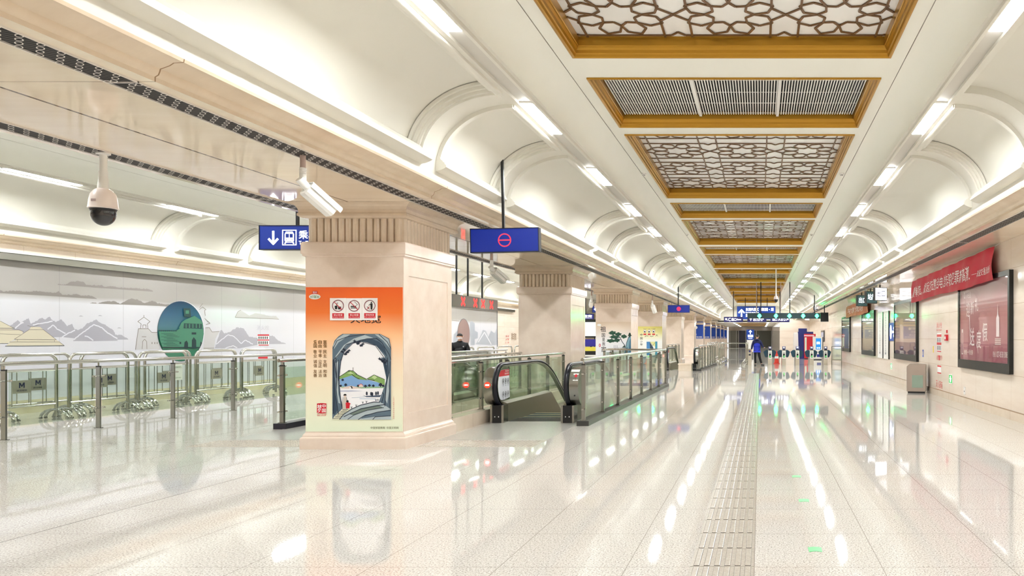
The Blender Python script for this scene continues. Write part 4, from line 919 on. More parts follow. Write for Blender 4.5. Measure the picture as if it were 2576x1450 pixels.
# =====================================================================
# MURAL WALL OF THE HALL BEYOND THE COLUMNS
# =====================================================================
XM = XL + .03
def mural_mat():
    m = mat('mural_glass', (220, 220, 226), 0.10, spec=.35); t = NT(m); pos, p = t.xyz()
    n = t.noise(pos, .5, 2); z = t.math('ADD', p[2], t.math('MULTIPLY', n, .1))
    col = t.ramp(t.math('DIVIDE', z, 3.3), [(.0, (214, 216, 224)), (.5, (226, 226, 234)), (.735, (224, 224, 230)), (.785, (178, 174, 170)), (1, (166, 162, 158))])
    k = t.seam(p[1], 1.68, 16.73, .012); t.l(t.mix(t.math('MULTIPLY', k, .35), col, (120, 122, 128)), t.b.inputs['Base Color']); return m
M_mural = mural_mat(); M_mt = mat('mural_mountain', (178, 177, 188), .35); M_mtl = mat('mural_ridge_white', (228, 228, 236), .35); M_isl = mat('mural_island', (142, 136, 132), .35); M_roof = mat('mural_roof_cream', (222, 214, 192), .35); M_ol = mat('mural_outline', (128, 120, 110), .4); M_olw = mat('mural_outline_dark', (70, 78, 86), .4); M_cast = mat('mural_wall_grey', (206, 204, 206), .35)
M_disc = mat('mural_disc', (255, 255, 255), .12); tt = NT(M_disc); pos, p = tt.xyz()
tt.l(tt.ramp(tt.math('DIVIDE', tt.math('SUBTRACT', p[2], .85), 1.7), [(0, (60, 128, 100)), (.4, (58, 118, 96)), (.62, (60, 112, 130)), (.8, (44, 96, 128)), (1, (18, 62, 96))]), tt.b.inputs['Base Color'])
t = thing('mural', 'pale grey mural with mountains and a large green disc on the far left wall', 'mural', (XM, 19, .28))
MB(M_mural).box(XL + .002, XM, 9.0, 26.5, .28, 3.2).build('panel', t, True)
A = Art(sidep(XM), .003); q = lambda a, b: (a / 6.44, 680 + b / 6.44); r = lambda a, b: (330 + a / 5.8545, 730 + b / 5.8545)
rnd = random.Random(3)
def jag(pts, amp, step=4.0):
    out = [pts[0]]
    for (a, b), (c, d) in zip(pts[:-1], pts[1:]):
        n = max(1, int(math.hypot(c - a, d - b) / step))
        for i in range(1, n + 1):
            k = i / n; out.append((a + (c - a) * k, b + (d - b) * k + (rnd.uniform(-amp, amp) if i < n else 0)))
    return out
def island(m, top, bottom, f, amp=1.2): A.pg(m, jag([f(*k) for k in top], amp, 2.2) + [f(*k) for k in bottom[::-1]], 1)
island(M_isl, [(-900, 300), (-500, 330), (-200, 300), (0, 320), (60, 350), (150, 335), (300, 335), (480, 355), (580, 335), (800, 360), (900, 370), (945, 340), (1010, 400), (1150, 400), (1230, 385), (1320, 415), (1450, 410), (1510, 430), (1560, 455)], [(-900, 350), (0, 372), (900, 425), (1570, 468)], q)
island(M_isl, [(935, 228), (1060, 235), (1130, 195), (1270, 175), (1350, 190), (1400, 240), (1500, 245), (1640, 240), (1700, 270), (1820, 262), (2000, 288), (2200, 292), (2400, 308), (2470, 330)], [(935, 240), (1100, 250), (1700, 295), (2480, 350)], q)
island(M_isl, [(1460, 530), (1600, 535), (1700, 508), (1860, 505), (1950, 545), (2050, 490), (2120, 462), (2230, 475), (2330, 530), (2480, 500), (2560, 540), (2800, 560), (2950, 590)], [(1460, 538), (1900, 555), (2560, 580), (2980, 612)], q)
def mount(pts, base, f, amp=1.6): A.pg(M_mt, jag([f(*k) for k in pts], amp, 2.5) + [f(*k) for k in base], 1)
mount([(-300, 940), (-100, 800), (100, 960), (180, 890), (285, 810), (330, 860), (460, 775), (500, 870), (680, 770), (740, 800), (800, 755), (850, 810), (910, 840), (990, 800), (1050, 860), (1090, 910), (1165, 870), (1210, 960), (1300, 980)], [(1280, 1080), (700, 1090), (-300, 1000)], q)
mount([(1000, 1085), (1120, 1040), (1210, 975), (1330, 950), (1400, 870), (1480, 840), (1550, 800), (1620, 850), (1740, 910), (1840, 980), (1870, 1050), (1970, 1050), (2080, 1125)], [(1500, 1135)], q)
mount([(1180, 1150), (1300, 1060), (1420, 960), (1520, 880), (1640, 940), (1760, 1040), (1920, 1145)], [(1500, 1152)], q, 1.0)
for l in ([(1200, 1120), (1330, 1020), (1450, 930), (1520, 880), (1650, 930), (1740, 1020), (1900, 1110)], [(1000, 1090), (1090, 1030), (1215, 975)], [(530, 890), (760, 850), (850, 830)], [(245, 945), (330, 870), (380, 850)], [(770, 960), (860, 890), (930, 960), (1060, 1030)], [(1370, 1070), (1440, 1090), (1510, 1140)]): A.line(M_mtl, jag([q(*k) for k in l], 1.0, 3), 3.0, 2)
for a, b in ((1310, 742), (1620, 735), (1930, 935)): A.pg(M_mt, [q(a - 35, b + 8), q(a - 10, b - 6), q(a + 12, b - 4), q(a + 40, b + 10)], 1)
# roofs at the left
A.pg(M_roof, [q(-500, 760), q(0, 825), q(230, 945), q(180, 960), q(310, 975), q(360, 990), q(380, 1040), q(120, 1190), q(-500, 1190)], 2)
A.line(M_olw, [q(-200, 940), q(235, 942)], 1.2, 3); A.line(M_ol, [q(0, 825), q(230, 945)], 1, 3); A.line(M_ol, [q(-200, 970), q(310, 970), q(385, 1000)], 1, 3); A.line(M_ol, [q(-100, 1030), q(330, 1045)], .9, 3); A.line(M_olw, [q(-200, 1188), q(130, 1190)], 1.2, 3)
A.pg(M_roof, [q(470, 965), q(500, 920), q(650, 920), q(700, 965), q(905, 1125), q(970, 1165), q(1040, 1225), q(80, 1235), q(170, 1165), q(280, 1120), q(230, 1120)], 3)
for l, w_ in (([(470, 967), (700, 967)], 1.0), ([(230, 1122), (910, 1128)], 1.1), ([(230, 1120), (470, 965)], 1), ([(700, 965), (910, 1128)], 1), ([(150, 1165), (960, 1165), (1040, 1225)], 1), ([(80, 1232), (1040, 1224)], 1.5), ([(440, 900), (520, 920), (650, 880)], .9), ([(280, 1125), (280, 1160)], .8), ([(880, 1130), (880, 1165)], .8)): A.line(M_olw if w_ > 1.2 else M_ol, [q(*k) for k in l], w_, 4)
# castle either side of the disc
A.pg(M_cast, [r(60, 880), r(105, 570), r(250, 570), r(300, 620), r(420, 620), r(420, 880)], 2); A.pg(M_cast, [r(1060, 880), r(1090, 560), r(1150, 560), r(1190, 620), r(1300, 610), r(1240, 720), r(1220, 860)], 2)
for l in ([(60, 880), (105, 570), (250, 570), (300, 625), (400, 625)], [(135, 570), (145, 500), (95, 465), (185, 400), (275, 465), (235, 500), (245, 570)], [(160, 870), (165, 760), (195, 725), (225, 760), (230, 870)], [(155, 690), (220, 690)], [(185, 400), (185, 370)], [(170, 560), (170, 515), (215, 515), (215, 560)], [(1005, 260), (1050, 200)], [(1000, 290), (1050, 250), (1100, 290), (1080, 300), (1090, 380)], [(1080, 420), (1160, 490), (1100, 510)], [(1090, 560), (1150, 555), (1190, 620), (1300, 610)], [(1065, 860), (1220, 858)]): A.line(M_ol, [r(*k) for k in l], 1.1, 4)
for a in (305, 345, 380): A.rect(M_ol, *r(a - 5, 795), *r(a + 5, 770), 4)
mount([(1230, 860), (1280, 700), (1320, 590), (1380, 640), (1480, 600), (1560, 550), (1660, 570), (1740, 690), (1820, 700), (1890, 720), (1980, 690), (2080, 670), (2180, 750), (2280, 795)], [(1900, 800), (1600, 860)], r)
for l in ([(1250, 800), (1350, 720), (1430, 660), (1520, 690), (1620, 790), (1680, 740), (1790, 800)], [(1380, 860), (1500, 820), (1560, 850)]): A.line(M_mtl, jag([r(*k) for k in l], 1.0, 3), 2.2, 2)
A.pg(mat('mural_cloud_grey', (200, 199, 198), .35), jag([r(1530, 400), r(1560, 330), r(1610, 295), r(1740, 380), r(1830, 340), r(1900, 350), r(2060, 390), r(2130, 380), r(2175, 430)], .6, 3), 2); A.line(M_ol, [r(1530, 400), r(1570, 320), r(1615, 295)], .8, 3); A.line(M_ol, [r(1530, 405), r(2175, 430)], .8, 3)
A.build('printed_landscape', t, True)
# disc: a real circle on the wall plane
yc, zc, R = 20.25, 1.77, .80
A = Art(lambda a, b, g: (XM + g, yc + a, zc + b), .004); A.ell(M_mtl, .02, 0, R + .035, R + .02, 4, 56); A.ell(M_olw, 0, 0, R + .012, R + .012, 5, 56); A.ell(M_disc, 0, 0, R, R, 6, 56); A.build('disc', t, True)
A = Art(sidep(XM + .026), .003); M_d1 = mat('disc_dark', (24, 66, 70), .3); M_d2 = mat('disc_mid', (70, 134, 110), .3); M_d3 = mat('disc_line', (14, 50, 58), .3)
def inn(a, b):      # keep within the disc
    P = A.fn(*r(a, b), 0); dy, dz = P[1] - yc, P[2] - zc; d = math.hypot(dy, dz)
    if d > R * .985: dy, dz = dy * R * .985 / d, dz * R * .985 / d
    return (yc + dy, zc + dz)
D = Art(lambda a, b, g: (XM + .026 + g, a, b), .003)
D.pg(M_d2, [inn(400, 610), inn(660, 605), inn(720, 560), inn(1060, 575), inn(1070, 640), inn(1060, 760), inn(1045, 860), inn(430, 860), inn(400, 760)], 1)
D.pg(M_d2, [inn(700, 560), inn(740, 480), inn(790, 440), inn(930, 380), inn(1020, 440), inn(1060, 480), inn(1060, 570)], 2); D.pg(M_d1, [inn(775, 490), inn(1040, 500), inn(1040, 570), inn(770, 565)], 3)
for a in (800, 850, 900, 950, 1000): D.pg(M_d2, [inn(a, 500), inn(a + 14, 500), inn(a + 14, 560), inn(a, 560)], 4)
D.pg(M_d1, [inn(770, 270), inn(870, 270), inn(880, 400), inn(780, 395)], 2); D.pg(M_d2, [inn(800, 300), inn(850, 300), inn(850, 350), inn(800, 350)], 3)
D.pg(M_d3, [inn(890, 860), inn(892, 740), inn(920, 695), inn(955, 740), inn(958, 860)], 3); D.pg(M_d3, [inn(775, 860), inn(785, 770), inn(815, 745), inn(835, 780), inn(836, 860)], 3); D.pg(M_d3, [inn(1010, 850), inn(1020, 760), inn(1045, 780), inn(1042, 840)], 3); D.pg(M_d3, [inn(710, 795), inn(735, 795), inn(735, 765), inn(710, 765)], 3); D.pg(M_d3, [inn(890, 655), inn(955, 655), inn(955, 625), inn(890, 625)], 3)
for i in range(12): D.line(M_d1, [inn(440 + 40 * (i % 3), 640 + 16 * i), inn(620 + 30 * (i % 4), 644 + 16 * i)], .008, 3)
for i in range(9): D.pg(M_d1, [inn(410 + 30 * i, 612), inn(425 + 30 * i, 612), inn(425 + 30 * i, 590), inn(410 + 30 * i, 590)], 3)
D.line(M_d3, [inn(430, 868), inn(1040, 868)], .022, 4)
D.build('disc_scene', t, True)
# fire lettering over the first mural
t = thing('fire_cabinet_notice', 'red and white fire notice on the grey mural behind the barriers', 'notice', (XM + .01, 23.6, 1.2)); A = Art(sidep(XM + .008), .003)
A.rect(M_paper, *r(1862, 820), *r(2030, 655), 1); A.rect(M_red, *r(1862, 675), *r(2030, 655), 2); A.rect(M_red, *r(1862, 745), *r(2030, 730), 2); A.rect(M_red, *r(1875, 818), *r(2025, 806), 2)
for i in range(5): A.rect(M_ink, *r(1875 + 30 * i, 722), *r(1890 + 30 * i, 685), 2); A.rect(M_ink, *r(1875 + 30 * i, 798), *r(1890 + 30 * i, 755), 2)
A.text(mat('print_faint', (198, 198, 208), .5), '消火栓', *r(1850, 590), *r(2030, 520), 1); A.rect(M_red, *r(1870, 1012), *r(2010, 945), 1); A.build('print', t, True)
# second mural farther on
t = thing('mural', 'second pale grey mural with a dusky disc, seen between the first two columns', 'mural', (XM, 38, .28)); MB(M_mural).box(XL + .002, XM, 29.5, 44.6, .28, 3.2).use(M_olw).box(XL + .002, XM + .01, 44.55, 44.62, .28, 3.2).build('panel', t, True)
A = Art(sidep(XM), .004); s = lambda a, b: (1120 + a / 5.18, 620 + b / 5.18)
A.pg(mat('mural_tower', (174, 180, 192), .35), [s(320, 990), s(345, 975), s(385, 1005), s(385, 1100), s(425, 1120), s(425, 1200), s(385, 1210), s(385, 1290), s(330, 1290)], 1); A.pg(mat('mural_tower', (174, 180, 192), .35), [s(110, 1150), s(170, 1090), s(180, 1290), s(100, 1290)], 1)
A.pg(mat('mural_pale_mountain', (178, 183, 194), .35), jag([s(390, 1280), s(450, 1190), s(490, 1090), s(530, 1100), s(560, 1180), s(600, 1100), s(640, 1130), s(680, 1060), s(688, 1290)], 1, 2), 1); A.line(M_mtl, [s(430, 1250), s(510, 1120), s(600, 1280)], 2, 2)
A.line(M_isl, [s(440, 905), s(560, 905), s(680, 912)], 1.2, 1); A.line(M_isl, [s(85, 965), s(180, 975)], 2, 1); A.line(M_ol, [s(545, 970), s(580, 940), s(630, 935)], .7, 2)
A.build('printed_landscape', t, True)
yc2 = 39.55; A = Art(lambda a, b, g: (XM + g, yc2 + a, 1.77 + b), .004); A.ell(M_olw, 0, 0, .83, .83, 4, 48); A.ell(mat('mural_disc_dusky', (158, 132, 128), .15), 0, 0, .80, .80, 5, 48); A.build('disc', t, True)
t = thing('fire_cabinet_notice', 'faint red lettering on the stone wall past the second mural', 'notice', (XL, 50, 1)); A = Art(sidep(XL + .004), .004)
for j, m in ((0, M_fire), (1, M_red), (2, M_red)): A.text(m, ('消火栓', '火警', '119')[j], *s(785, 1185 + 42 * j), *s(832, 1160 + 42 * j), 1)
A.build('lettering', t, True)
t = thing('passenger_notice', 'faint brown lettering on the stone wall, just left of the dark framed poster', 'notice', (XL, 52, 1)); A = Art(sidep(XL + .004), .004); A.text(mat('print_brown', (120, 82, 24), .5), '乘车须知', *s(862, 1230), *s(925, 1130), 1); A.build('lettering', t, True)
t = thing('poster_case', 'dark framed poster on the mural hall wall, left of the second column', 'poster case', (XL, 53, 1.2)); MB(M_frame).box(XL, XL + .08, 51.3, 54.5, .9, 2.9).build('frame', t, True); MB(mat('poster_brown', (128, 84, 74), .4)).box(XL + .08, XL + .085, 51.5, 54.3, 1.1, 2.75).build('print', t, True)
# =====================================================================
# ESCALATORS
# =====================================================================
def side_curve(r_in, n=14, y_end=9.5, slope0=3.07):
    """balustrade outline (y, z): round newel, level run, 30 degree descent"""
    c = (.46, .70); pts = []
    for i in range(n + 1):
        a = -PI / 2 - PI * i / n; pts.append((c[0] + r_in * math.cos(a), c[1] + r_in * math.sin(a)))
    zt = c[1] + r_in
    pts.append((slope0 - .5, zt)); rb = 2.8
    for i in range(1, 7):
        a = math.radians(30) * i / 6; pts.append((slope0 - .5 + (rb + r_in) * math.sin(a), zt - (rb + r_in) * (1 - math.cos(a))))
    y, z = pts[-1]; pts.append((y_end, z - (y_end - y) * math.tan(math.radians(30)))); return pts
M_eglass = glass('escalator_glass', (208, 226, 208)); M_skirt = mat('skirt_steel', (150, 146, 128), .3, metal=.7); M_step = mat('step_ribbed', (92, 104, 96), .45, metal=.3)
M_panelw = mat('panel_white', (232, 234, 242), .35)
def escalator(label, loc, hw=.66, back=9.5):
    t = thing('escalator', label, 'escalator', loc)
    for s in (-1, 1):
        x = s * hw
        hr = side_curve(.40, y_end=back); k = [(.9, .30)] + hr
        MB(M_rubber).tube([(x, a, b) for a, b in k], .036, 10, flat=(1.25, .8)).build('handrail', t)
        # steel rim inside the handrail
        ro, ri = side_curve(.365, y_end=back), side_curve(.338, y_end=back); mb = MB(M_steel); mb.smooth = True
        mb.strip([[(x - .045, a, b), (x + .045, a, b)] for a, b in ro]); mb.strip([[(x - .045, a, b), (x + .045, a, b)] for a, b in ri])
        for e in (-.045, .045): mb.strip([[(x + e, a, b), (x + e, c, d)] for (a, b), (c, d) in zip(ro, ri)])
        mb.smooth = False; mb.build('newel_rim', t)
        g = side_curve(.338, y_end=back); low = [(y, z) for y, z in g if True]; mb = MB(M_eglass)
        top = [(y, z) for y, z in g[0:]]; bl = []
        for y, z in top: bl.append((y, min(z, .385 if y < 3.45 else .385 - (y - 3.45) * math.tan(math.radians(30)))))
        mb.strip([[(x, a, b), (x, c, d)] for (a, b), (c, d) in zip(top, bl)]); mb.build('glass_balustrade', t)
        # decking and skirt under the glass
        def zf(y): return 0 if y < 1.6 else -(y - 1.6) * math.tan(math.radians(30))
        for m, a0, a1, z0, z1, nm in ((M_skirt, -.13, .12, .0, .37, 'skirting_deck'),):
            mb = MB(m); rows = []
            for y, f in ((.42, 0), (1.2, 0), (3.45, 0), (back, 1)):
                d = 0 if y <= 3.45 else -(y - 3.45) * math.tan(math.radians(30)); zb = -.0 + d - (.5 if y > 2.5 else 0)
                rows.append([(x + a0, y, zb), (x + a1, y, zb), (x + a1, y, z1 + d - .02), (x + .03, y, z1 + d + .015), (x - .03, y, z1 + d + .015), (x + a0, y, z1 + d - .02)])
            mb.rings(rows); mb.build(nm, t)
        mb = MB(M_black).box(x - .085, x + .085, .18, .44, .0, .33).use(M_steel).box(x - .125, x - .085, .185, .44, 0, .33).box(x + .085, x + .125, .185, .44, 0, .33); mb.build('inlet_cap', t)
        A = Art(lambda a, b, g: (a, .178 - g, b), .002); A.ell(M_paper, x - .035, .12, .010, .012, 1, 10); A.ell(M_paper, x + .035, .12, .010, .012, 1, 10); A.build('sensor_dots', t)
        # rounded steel drums either side of the newel
        for e, wd in ((s, .17),):
            x0, x1 = sorted((x + e * .055, x + e * (.055 + wd))); ol = [(.60 + 0, .30)] + [(.44 + .36 * math.cos(a), .68 + .36 * math.sin(a)) for a in [-PI / 2 - PI * i / 16 for i in range(17)]] + [(.9, 1.04), (.9, .32)]
            mb = MB(M_steel); mb.smooth = True; n = len(mb.v); mb.strip([[(x0, a, b), (x1, a, b)] for a, b in ol + ol[:1]]); mb.smooth = False
            mb.poly([(x0, a, b) for a, b in ol]); mb.poly([(x1, a, b) for a, b in ol]); d = mb.build('newel_drum', t)
            if wd > .1:
                c = (x0 + x1) / 2; B = Art(lambda a, b, g: (a, .44 - math.sqrt(max(0, .36 ** 2 - (b - .68) ** 2)) - .003 - g, b), .002)
                if s < 0: B.ell(mat('indicator_red', (220, 40, 30), .4, emit=1.5, ecol=(255, 30, 10)), c, .72, .055, .055, 1, 20); B.rect(M_txtw, c - .035, .705, c + .035, .735, 2)
                else: B.rect(M_paper, c - .02, .80, c + .075, .93, 1); B.ell(M_red, c + .03, .89, .026, .028, 2, 18); B.text(M_ink, '↓', c + .018, .81, c + .042, .845, 2); B.ell(M_black, c + .01, .52, .014, .014, 1, 12); B.rect(M_white, c - .08, .96, c + .08, 1.0, 1)
                B.build('indicator', d)
    # notice panel inside the left balustrade
    x = -hw + .008; A = Art(lambda a, b, g: (x + g, a, b), .002); rr = .30; c = (.46, .70)
    ol = [(c[0] + rr * math.cos(a), c[1] + rr * math.sin(a)) for a in [-PI / 2 - PI * i / 14 for i in range(15)]] + [(.86, 1.0), (.90, .43), (.6, .40)]
    A.pg(M_black, [(a, b) for a, b in ol], 1); A.pg(M_panelw, [(c[0] + (a - c[0]) * .965, c[1] + (b - c[1]) * .965) for a, b in ol], 2)
    A.pg(M_red, [(c[0] + .285 * math.cos(a), c[1] + .285 * math.sin(a)) for a in [2.53, 2.3, 2.1, 1.9, 1.7, 1.5]] + [(.845, .985), (.855, .865)], 3); A.text(M_paper, '乘坐扶梯', .62, .94, .82, .975, 4); A.text(M_paper, '请站稳扶好', .58, .89, .82, .925, 4)
    for i in range(3):
        for j in range(2): y, z = .50 + .14 * i, .76 - .25 * j; A.ring(M_ink2, y, z, .045, .06, .009, 3, 20); A.line(M_ink, [(y - .012, z - .03), (y + .008, z + .035)], .018, 3); A.line(M_ink, [(y - .02, z + .012), (y + .022, z - .008)], .012, 3); A.rect(mat('print_grey', (110, 116, 128), .5), y - .03, z - .085, y + .03, z - .078, 3)
    A.build('notice_panel', t)
    mb = MB(M_step); ih = hw - .12
    for i in range(18):
        y = 1.05 + .4 * i; z = -.02 - max(0, i - 2) * .2; mb.box(-ih, ih, y, y + .4, z - .25, z)
        for j in range(30): xx = -ih + .02 + (2 * ih - .04) * j / 29; mb.box(xx - .006, xx + .006, y, y + .395, z, z + .012)
        mb.use(mat('step_edge', (206, 200, 150), .5)).box(-ih, ih, y + .36, y + .395, z + .012, z + .015).use(M_step)
    mb.build('steps', t)
    MB(M_steel).box(-ih, ih, .45, 1.06, -.05, .004).build('comb_plate', t)
    return t
e0 = escalator('nearest escalator going down, with red topped notice panel, right of the second column', (-4.26, 13.93, 0))
dup(e0, (-7.40, 13.93, 0), label='escalator mostly hidden behind the nearest column, in the mural hall')
dup(e0, (-3.83, 36.35, 0), label='farther escalator with a stone block beside it, before the gates')
t = thing('stone_block', 'low cream stone block between the newels of the farther escalator', 'stone block', (-3.6, 36.2, 0)); MB(M_base).loft(.31, .12, [(.0, 0), (.0, .30), (.02, .31), (.02, .36), (0, .37)], (-3.6, 36.25, 0)).build('block', t, True)
# =====================================================================
# GLASS RAILINGS
# =====================================================================
def railing(label, a, b, n, kerb=None, z0=.10, z1=1.08, zr=1.20, post_w=.05, post_d=.07, gl=None, group='glass railings round the escalators', posts=True, clamp=True, kz=.09, name='glass_railing', n0=0, ends=True):
    """straight run from a to b (x, y); n bays"""
    t = thing(name, label, 'railing', (a[0], a[1], 0), group=group); d = Vector((b[0] - a[0], b[1] - a[1], 0)); L = d.length; d.normalize(); nrm = Vector((-d.y, d.x, 0))
    P = lambda s, o, z: Vector((0, 0, 0)) + d * s + nrm * o + Vector((0, 0, z)); up = Vector((0, 0, 1))
    base = kz if kerb else 0
    if kerb: MB(kerb).obox(P(L / 2, 0, kz / 2), d, nrm, up, (L / 2 + .08, .11, kz / 2)).build('kerb', t)
    for i in range(n0, n + (1 if ends else 0)):
        s = L * i / n; mb = MB(M_steel).obox(P(s, 0, (base + z1 + .02) / 2), d, nrm, up, (post_w / 2, post_d / 2, (z1 + .02 - base) / 2))
        mb.obox(P(s, 0, base + .006), d, nrm, up, (post_w / 2 + .02, post_d / 2 + .02, .006)); mb.use(M_black).obox(P(s, 0, z1 + .03), d, nrm, up, (post_w / 2, post_d / 2, .012)); mb.use(M_chrome)
        mb.cyl(P(s, 0, z1 + .03), P(s, 0, zr - .02), .012, 8); o = mb.build('post', t)
        if clamp:
            mb = MB(M_chrome)
            for z in (z0 + .16, z1 - .14):
                mb.cyl(P(s - .11, 0, z), P(s + .11, 0, z), .013, 8)
                for q in (-1, 1): mb.lathe([(.0, -.02), (.024, -.012), (.026, .0), (.024, .012), (.0, .02)], P(s + q * .10, 0, z), 10)
            mb.build('glass_clamp', o)
    for i in range(n):
        s0, s1 = L * i / n + .07, L * (i + 1) / n - .07; mb = MB(gl or M_glass); mb.obox(P((s0 + s1) / 2, 0, (z0 + z1) / 2), d, nrm, up, ((s1 - s0) / 2, .006, (z1 - z0) / 2)); mb.build('glass_panel', t)
    mb = MB(M_chrome).tube([P(-.1, 0, zr), P(L + .1, 0, zr)], .032, 12); mb.build('handrail', t); return t
M_kerb = mat('kerb_dark', (62, 62, 60), .35); M_kstone = M_base
railing('glass railing on dark kerb right of the nearest escalator, facing the main aisle', (-3.21, 13.75), (-3.12, 24.9), 7, M_kerb, z0=.14)
railing('glass railing across the back of the nearest escalator well', (-3.35, 25.25), (-5.0, 25.25), 1, M_kerb, z0=.14)
railing('glass railing on a stone kerb from the nearest column to the second, escalator side', (-5.26, 12.75), (-5.26, 20.2), 5, M_kstone, z0=.30, kz=.24, z1=1.10, zr=1.19)
railing('glass railing on a stone kerb from the nearest column to the second, mural hall side', (-6.42, 12.75), (-6.42, 20.2), 5, M_kstone, z0=.30, kz=.24, z1=1.10, zr=1.19)
railing('glass railing on a black kerb showing left of the nearest column', (-8.38, 13.25), (-8.38, 24.9), 7, mat('kerb_black', (26, 24, 40), .4), z0=.14, kz=.10)
railing('glass railing on dark kerb beside the farther escalator', (-2.93, 36.2), (-2.66, 44.6), 6, M_kerb, z0=.14)
railing('glass railing behind the escalator well, between second and third columns', (-5.26, 25.5), (-5.26, 29.8), 3, M_kstone, z0=.30, kz=.24, z1=1.10, zr=1.19)
railing('glass railing between the fourth and fifth columns on a stone kerb', (-5.26, 41.5), (-5.26, 49), 4, M_kstone, z0=.30, kz=.24, z1=1.10, zr=1.19)
railing('long railing of steel posts and glass across the left foreground', (-11.79 - .052 * 1.6, 11.79 - 1.6), (-11.46 + .052 * 1.56, 18.14 + 1.58), 6, None, z0=.2, z1=1.06, zr=1.19, post_w=.03, post_d=.075, gl=M_glass, group=None, n0=1)
# =====================================================================
# CROWD BARRIERS
# =====================================================================
def barrier(sign=True, w=1.5):
    t = thing('crowd_barrier', 'x', 'barrier'); H = 1.27; r = .03; k = w / 2 - .05; c = .16; mb = MB(M_chrome)
    pts = [(0, -k, .06), (0, -k, H - c)] + [(0, -k + c - c * math.cos(a), H - c + c * math.sin(a)) for a in [PI / 2 * i / 6 for i in range(1, 7)]] + [(0, k - c + c * math.sin(a), H - c + c * math.cos(a)) for a in [PI / 2 * i / 6 for i in range(7)]] + [(0, k, .06)]
    mb.tube(pts, r, 10); mb.build('frame', t)
    mb = MB(M_chrome)
    for z in (.31, .97): mb.cyl((0, -k, z), (0, k, z), .017, 8)
    for y in (-.42, -.18, .18, .42): mb.cyl((0, y, .31), (0, y, .97), .009, 6)
    mb.build('rails', t)
    if sign:
        mb = MB(mat('plate_grey', (172, 166, 156), .4, metal=.5)).box(-.008, .008, -.18, .18, .56, .80); o = mb.build('sign_plate', t)
        A = Art(lambda a, b, g: (.009 + g, a, b), .001); A.pg(mat('logo_indigo', (26, 26, 70), .4), [(a * .055, .66 + b * .10) for a, b in ((-1, 0), (-1, 1), (-.5, 1), (0, .52), (.5, 1), (1, 1), (1, 0), (.55, 0), (.55, .55), (0, .12), (-.55, .55), (-.55, 0))], 1); A.text(mat('logo_indigo', (26, 26, 70), .4), '武汉地铁', -.10, .595, .10, .63, 1, .01); A.build('logo', o)
    for s in (-1, 1):
        mb = MB(M_chrome)
        for y in (s * k - .05, s * k + .05):
            ar = [(.26 * math.cos(a), y, .03 + .17 * math.sin(a)) for a in [PI * i / 12 for i in range(13)]]
            mb.tube(ar, .028, 8, flat=(.7, 1)); mb.lathe([(0, -.03), (.03, -.015), (.03, .015), (0, .03)], (.26, y, .03), 8); mb.lathe([(0, -.03), (.03, -.015), (.03, .015), (0, .03)], (-.26, y, .03), 8)
        mb.cyl((0, s * k - .06, .2), (0, s * k + .06, .2), .02, 8); mb.build('foot', t)
    return t
b0 = barrier(); first = True
for i, y in enumerate([12.5, 14.11, 15.76, 17.42, 19.08, 20.7]):
    lab = 'steel crowd barrier with metro sign plate, %s in the front row beside the mural' % od(i); loc = (-13.82 + .02 * i, y, 0)
    if first: b0.location = loc; b0['label'] = lab; b0['group'] = 'crowd barriers in front of the mural'; first = False
    else: dup(b0, loc, label=lab)
for i, y in enumerate([14.95, 16.6, 18.25, 19.9, 21.5]):
    dup(b0, (-14.3, y, 0), label='steel crowd barrier with metro sign plate, %s in the back row beside the mural' % od(i))
t = thing('leaflet_sign', 'small white notice clipped to the barriers below the green disc', 'notice', (-13.45, 17.45, 0)); MB(M_paper).box(-.006, .006, -.13, .13, .62, .98).build('board', t); MB(M_chrome).cyl((0, 0, 0), (0, 0, .62), .012, 8).lathe([(.12, 0), (.12, .012), (.02, .02)], n=14).build('stand', t)
A = Art(lambda a, b, g: (.0065 + g, a, b), .001); A.text(mat('print_green_dark', (90, 130, 90), .5), '温馨提示', -.09, .9, .09, .94); A.text(mat('print_green_dark', (90, 130, 90), .5), '请排队乘车', -.09, .66, .09, .69); A.build('print', t)
# pens of barriers before the far gates
b1 = barrier(False, 1.75)
spots = [(-3.2 + .0, 47.0 + 1.92 * i, 0, 'in the left file before the far gates') for i in range(6)] + [(-2.45 + 1.8 * .5 + 0, 44.9, PI / 2, 'crossing the front of the gate pens')] + [(-2.5, 46.4 + 1.92 * i, 0, 'in the second file before the far gates') for i in range(4)] + [(-.85 + .05 * 0, 46.2 + 1.92 * i, 0, 'in the file nearest the gates') for i in range(4)]
cnt = {}
for i, (x, y, rz, nm) in enumerate(spots):
    cnt[nm] = cnt.get(nm, -1) + 1; lab = 'small far steel barrier, %s %s' % (od(cnt[nm]), nm)
    if i == 0: b1.location = (x, y, 0); b1['label'] = lab; b1['group'] = 'far crowd barriers'
    else: dup(b1, (x, y, 0), rz, lab)
# barriers of the mural hall seen between the first two columns
for i in range(4): dup(b1, (-9.6, 24.5 + 1.95 * i, 0), 0, 'steel barrier behind the guard, %s seen between the first two columns' % od(i), 'barriers behind the guard')
